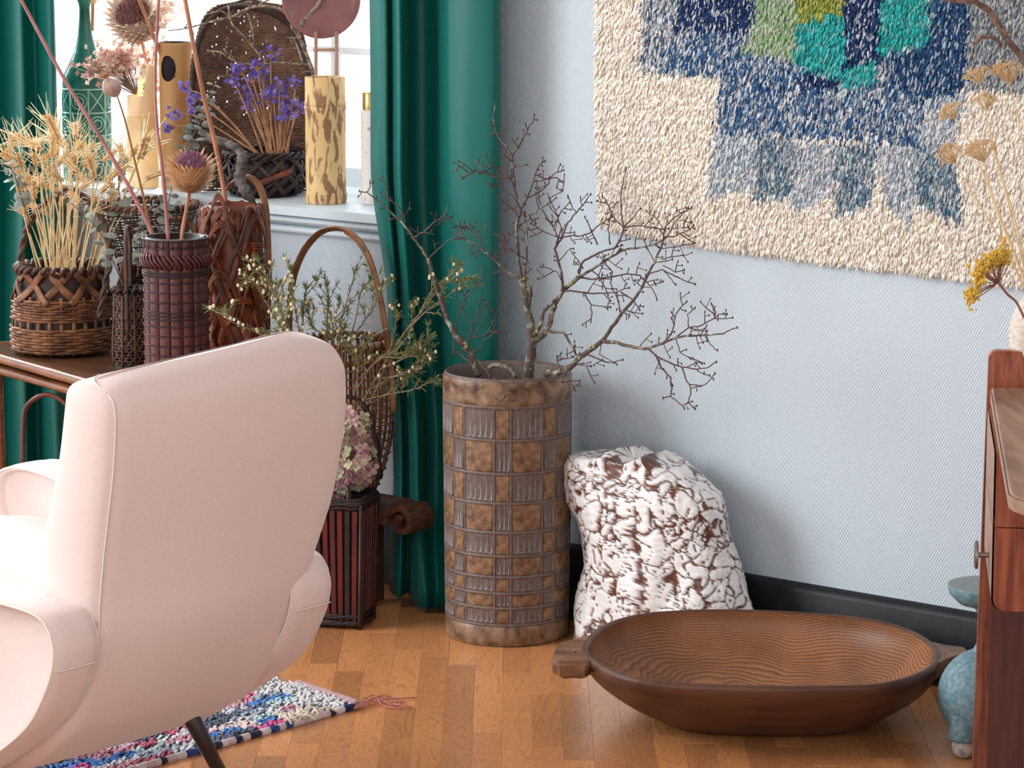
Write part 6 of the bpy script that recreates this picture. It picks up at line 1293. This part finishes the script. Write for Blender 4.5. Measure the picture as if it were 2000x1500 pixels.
# ---------------------------------------------------------------- lichen twig arching over the scoop basket
zl_ = DEP(on_sill(518, 381))-.03
M_lt = mat('pale_lichen_bark', srgb(176, 156, 136), srgb(96, 76, 66), scale=90, rough=.9, bump=.8, bscale=220)
lt_ = thing('lichened_branch', 'pale lichened branch arching above the hood of the scoop basket', 'branch', P(618, 175, zl_)); mb = MB(); sm_ = MB()
for pts, r0, r1 in (([(622, 300), (616, 175), (610, 140), (598, 105), (585, 75), (570, 50), (572, 22)], 7, 5), ([(585, 75), (588, 48), (605, 28), (618, 12), (640, -20)], 6, 7), ([(572, 48), (562, 22), (555, -5)], 5, 4), ([(566, 30), (540, 15), (505, 12), (478, 20), (450, 34), (420, 40), (392, 48), (360, 56), (328, 60)], 5, 1.6), ([(450, 34), (430, 22), (400, 30)], 3, 1.5), ([(478, 20), (466, 35)], 2.5, 1.5), ([(446, 12), (452, 45), (480, 75), (500, 100), (520, 125)], 3, 2), ([(484, 28), (492, 55), (495, 78)], 3, 2), ([(405, 100), (430, 102), (446, 112), (465, 122), (500, 126), (520, 124)], 4, 2), ([(437, 95), (452, 118)], 3, 2.5), ([(592, 125), (575, 78), (560, 74)], 3, 2), ([(600, 126), (560, 123), (530, 122)], 3, 2), ([(606, 138), (590, 142)], 3, 2), ([(500, 14), (520, 2), (545, -8)], 3, 2), ([(425, 150), (455, 145), (470, 132)], 2, 1.3)):
    q = bez([P(x, y, zl_ + random.gauss(0, .004)) for x, y in pts], 5); k = zl_/FPX/1.6; rad_ = [lerp(r0, r1, i/(len(q)-1))*k*random.uniform(.85, 1.2) for i in range(len(q))]; (mb if r0 > 4.5 else sm_).tube(q, rad_, 7)
    for i in range(2, len(q)-1):
        if random.random() < .35: d = Vector((random.gauss(0, 1), random.gauss(0, .5), random.gauss(.2, 1))).normalized(); sm_.tube([q[i], q[i] + d*random.uniform(.008, .02)], [.0016, .0009], 4)
        if random.random() < .4: sm_.ball(q[i] + Vector((0, -rad_[i], 0)), rad_[i]*random.uniform(.6, 1.0), 5, 4)
wpart(mb, 'branch_wood', M_lt, lt_); wpart(sm_, 'twig', M_lt, lt_, kind='stuff')
# ---------------------------------------------------------------- waxflower branches behind the chair
M_wxs = mat('waxflower_stem', srgb(158, 140, 116), srgb(120, 104, 84), scale=60, rough=.8); M_wxl = mat('waxflower_needle', srgb(140, 144, 90), srgb(106, 114, 70), scale=60, rough=.75); M_wxb = mat('waxflower_bud', srgb(240, 226, 192), srgb(224, 200, 160), scale=60, rough=.5)
def waxflower(label, stems, off0):
    st, lf, bd = MB(), MB(), MB(); root = None
    for pts, buds, r0 in stems:
        q = bez([W(x, y, off0 + d) for x, y, d in pts], 7)
        if root is None: root = thing('waxflower_branch', label, 'dried plant', q[0], 0, None)
        st.tube(q, [lerp(r0, .0010, i/(len(q)-1)) for i in range(len(q))], 5); m = len(q)
        def tuft(p, d, n, L_):
            for _ in range(n):
                e = p + (d*1.0 + Vector((random.gauss(0, .55), random.gauss(0, .5), random.gauss(.1, .55)))).normalized()*L_*random.uniform(.6, 1.2); lf.tube([p, p.lerp(e, .5) + Vector((0, 0, .0008)), e], [.0009, .0009, .0004], 3, caps=False)
        for i in range(int(m*.35), m):
            d = (q[min(m-1, i+1)]-q[max(0, i-1)]).normalized(); tt = i/m
            if random.random() < .8: tuft(q[i], d, 2 + int(3*tt), .016)
            if random.random() < .28:
                o_ = Vector((random.gauss(0, 1), random.gauss(0, .6), random.gauss(.2, .6))); o_ = (o_ - d*o_.dot(d)).normalized(); e = q[i] + (d*1.1+o_*.8).normalized()*random.uniform(.025, .05); st.tube([q[i], q[i].lerp(e, .5), e], [.0012, .001, .0008], 4); tuft(e, (e-q[i]).normalized(), 9, .017); tuft(q[i].lerp(e, .6), (e-q[i]).normalized(), 5, .014)
                if random.random() < buds: 
                    for _ in range(3): b_ = e + Vector((random.gauss(0, .006), random.gauss(0, .004), random.gauss(.002, .005))); bd.ball(b_, random.uniform(.0032, .0044), 6, 5, (.85, .85, 1.15)); st.tube([e, b_], .0006, 3, caps=False)
            if random.random() < buds*.5: b_ = q[i] + Vector((random.gauss(0, .007), random.gauss(0, .004), random.gauss(.002, .005))); bd.ball(b_, random.uniform(.0032, .0044), 6, 5, (.85, .85, 1.15)); st.tube([q[i], b_], .0006, 3, caps=False)
        tuft(q[-1], (q[-1]-q[-3]).normalized(), 16, .02)
    wpart(st, 'stem', M_wxs, root); wpart(lf, 'needle_leaf', M_wxl, root, kind='stuff')
    if bd.v: wpart(bd, 'bud', M_wxb, root, kind='stuff')
b = (668, 850, 0)
waxflower('waxflower branch with many cream buds leaning over the chair back towards the plaited basket', [([b, (620, 760, 0.06), (560, 660, 0.15), (525, 600, 0.22), (498, 555, 0.30), (482, 545, 0.38)], .8, .003), ([(600, 720, 0.06), (560, 640, 0.15), (530, 560, 0.22), (505, 510, 0.22)], .8, .002), ([(600, 730, 0.15), (540, 670, 0.38), (490, 645, 0.45), (452, 628, 0.53), (440, 612, 0.53)], .7, .002), ([(610, 740, 0), (585, 650, 0.15), (575, 590, 0.15), (568, 530, 0.15)], .8, .002), ([(575, 660, 0.15), (545, 600, 0.22), (537, 560, 0.22)], .7, .0016), ([(600, 700, 0.15), (560, 650, 0.30), (548, 610, 0.30)], .9, .0016), ([(590, 680, 0.15), (560, 650, 0.38), (520, 648, 0.45)], .7, .0016)], .24)
waxflower('waxflower branch standing upright with thin green sprays under the arched cane handle', [([b, (665, 760, 0), (660, 660, .0), (680, 580, .01), (694, 530, .01)], .15, .003), ([(655, 760, 0), (640, 670, 0), (640, 600, 0), (640, 560, 0)], .15, .002), ([(655, 740, 0), (650, 650, 0), (662, 590, 0)], .1, .0018), ([(660, 720, 0), (690, 640, .01), (705, 570, .01), (722, 548, .02)], .35, .002), ([(660, 740, .01), (635, 660, .02), (610, 640, .03), (602, 612, .03)], .6, .002), ([(660, 730, .01), (690, 660, .03), (730, 600, .04), (746, 558, .05)], .3, .002), ([(665, 760, .02), (675, 690, .04), (665, 660, .05), (640, 640, .06)], .8, .002), ([(590, 690, .03), (592, 620, .03), (597, 565, .03)], .2, .0018), ([(668, 720, .03), (668, 660, .04), (672, 640, .04)], .8, .002)], .22)
waxflower('long waxflower branch reaching over the teal curtain to the bare branches', [([b, (700, 800, .0), (745, 720, .0), (790, 650, .0), (830, 600, 0), (860, 560, 0), (895, 520, 0)], .2, .0034), ([(800, 640, 0), (830, 610, 0), (860, 590, 0), (900, 556, 0)], .2, .002), ([(820, 610, 0), (850, 560, 0), (880, 550, 0), (905, 548, 0)], .35, .002), ([(745, 720, 0), (790, 700, .0), (820, 685, 0), (838, 660, 0)], .1, .002), ([(735, 740, 0), (790, 730, 0), (820, 700, 0)], .4, .002), ([(725, 760, 0), (770, 735, 0), (810, 720, 0), (836, 705, 0)], .5, .002), ([(715, 780, 0), (760, 770, 0), (810, 760, 0), (848, 742, 0)], .1, .002), ([(705, 800, 0), (730, 770, .01), (760, 690, .01), (775, 620, .0)], .2, .002), ([(690, 770, .02), (740, 700, .02), (790, 690, .0)], .1, .0018), ([(770, 690, 0), (800, 650, 0), (806, 600, 0)], .5, .002), ([(720, 790, 0), (770, 760, 0), (792, 738, 0)], .1, .0016), ([(690, 780, .03), (700, 720, .04), (696, 690, .04)], .4, .002), ([(760, 640, .0), (725, 660, .01), (700, 700, .02)], .1, .0018), ([(700, 740, .03), (745, 700, .03), (780, 700, .02), (800, 690, .02)], .1, .0016)], .235)
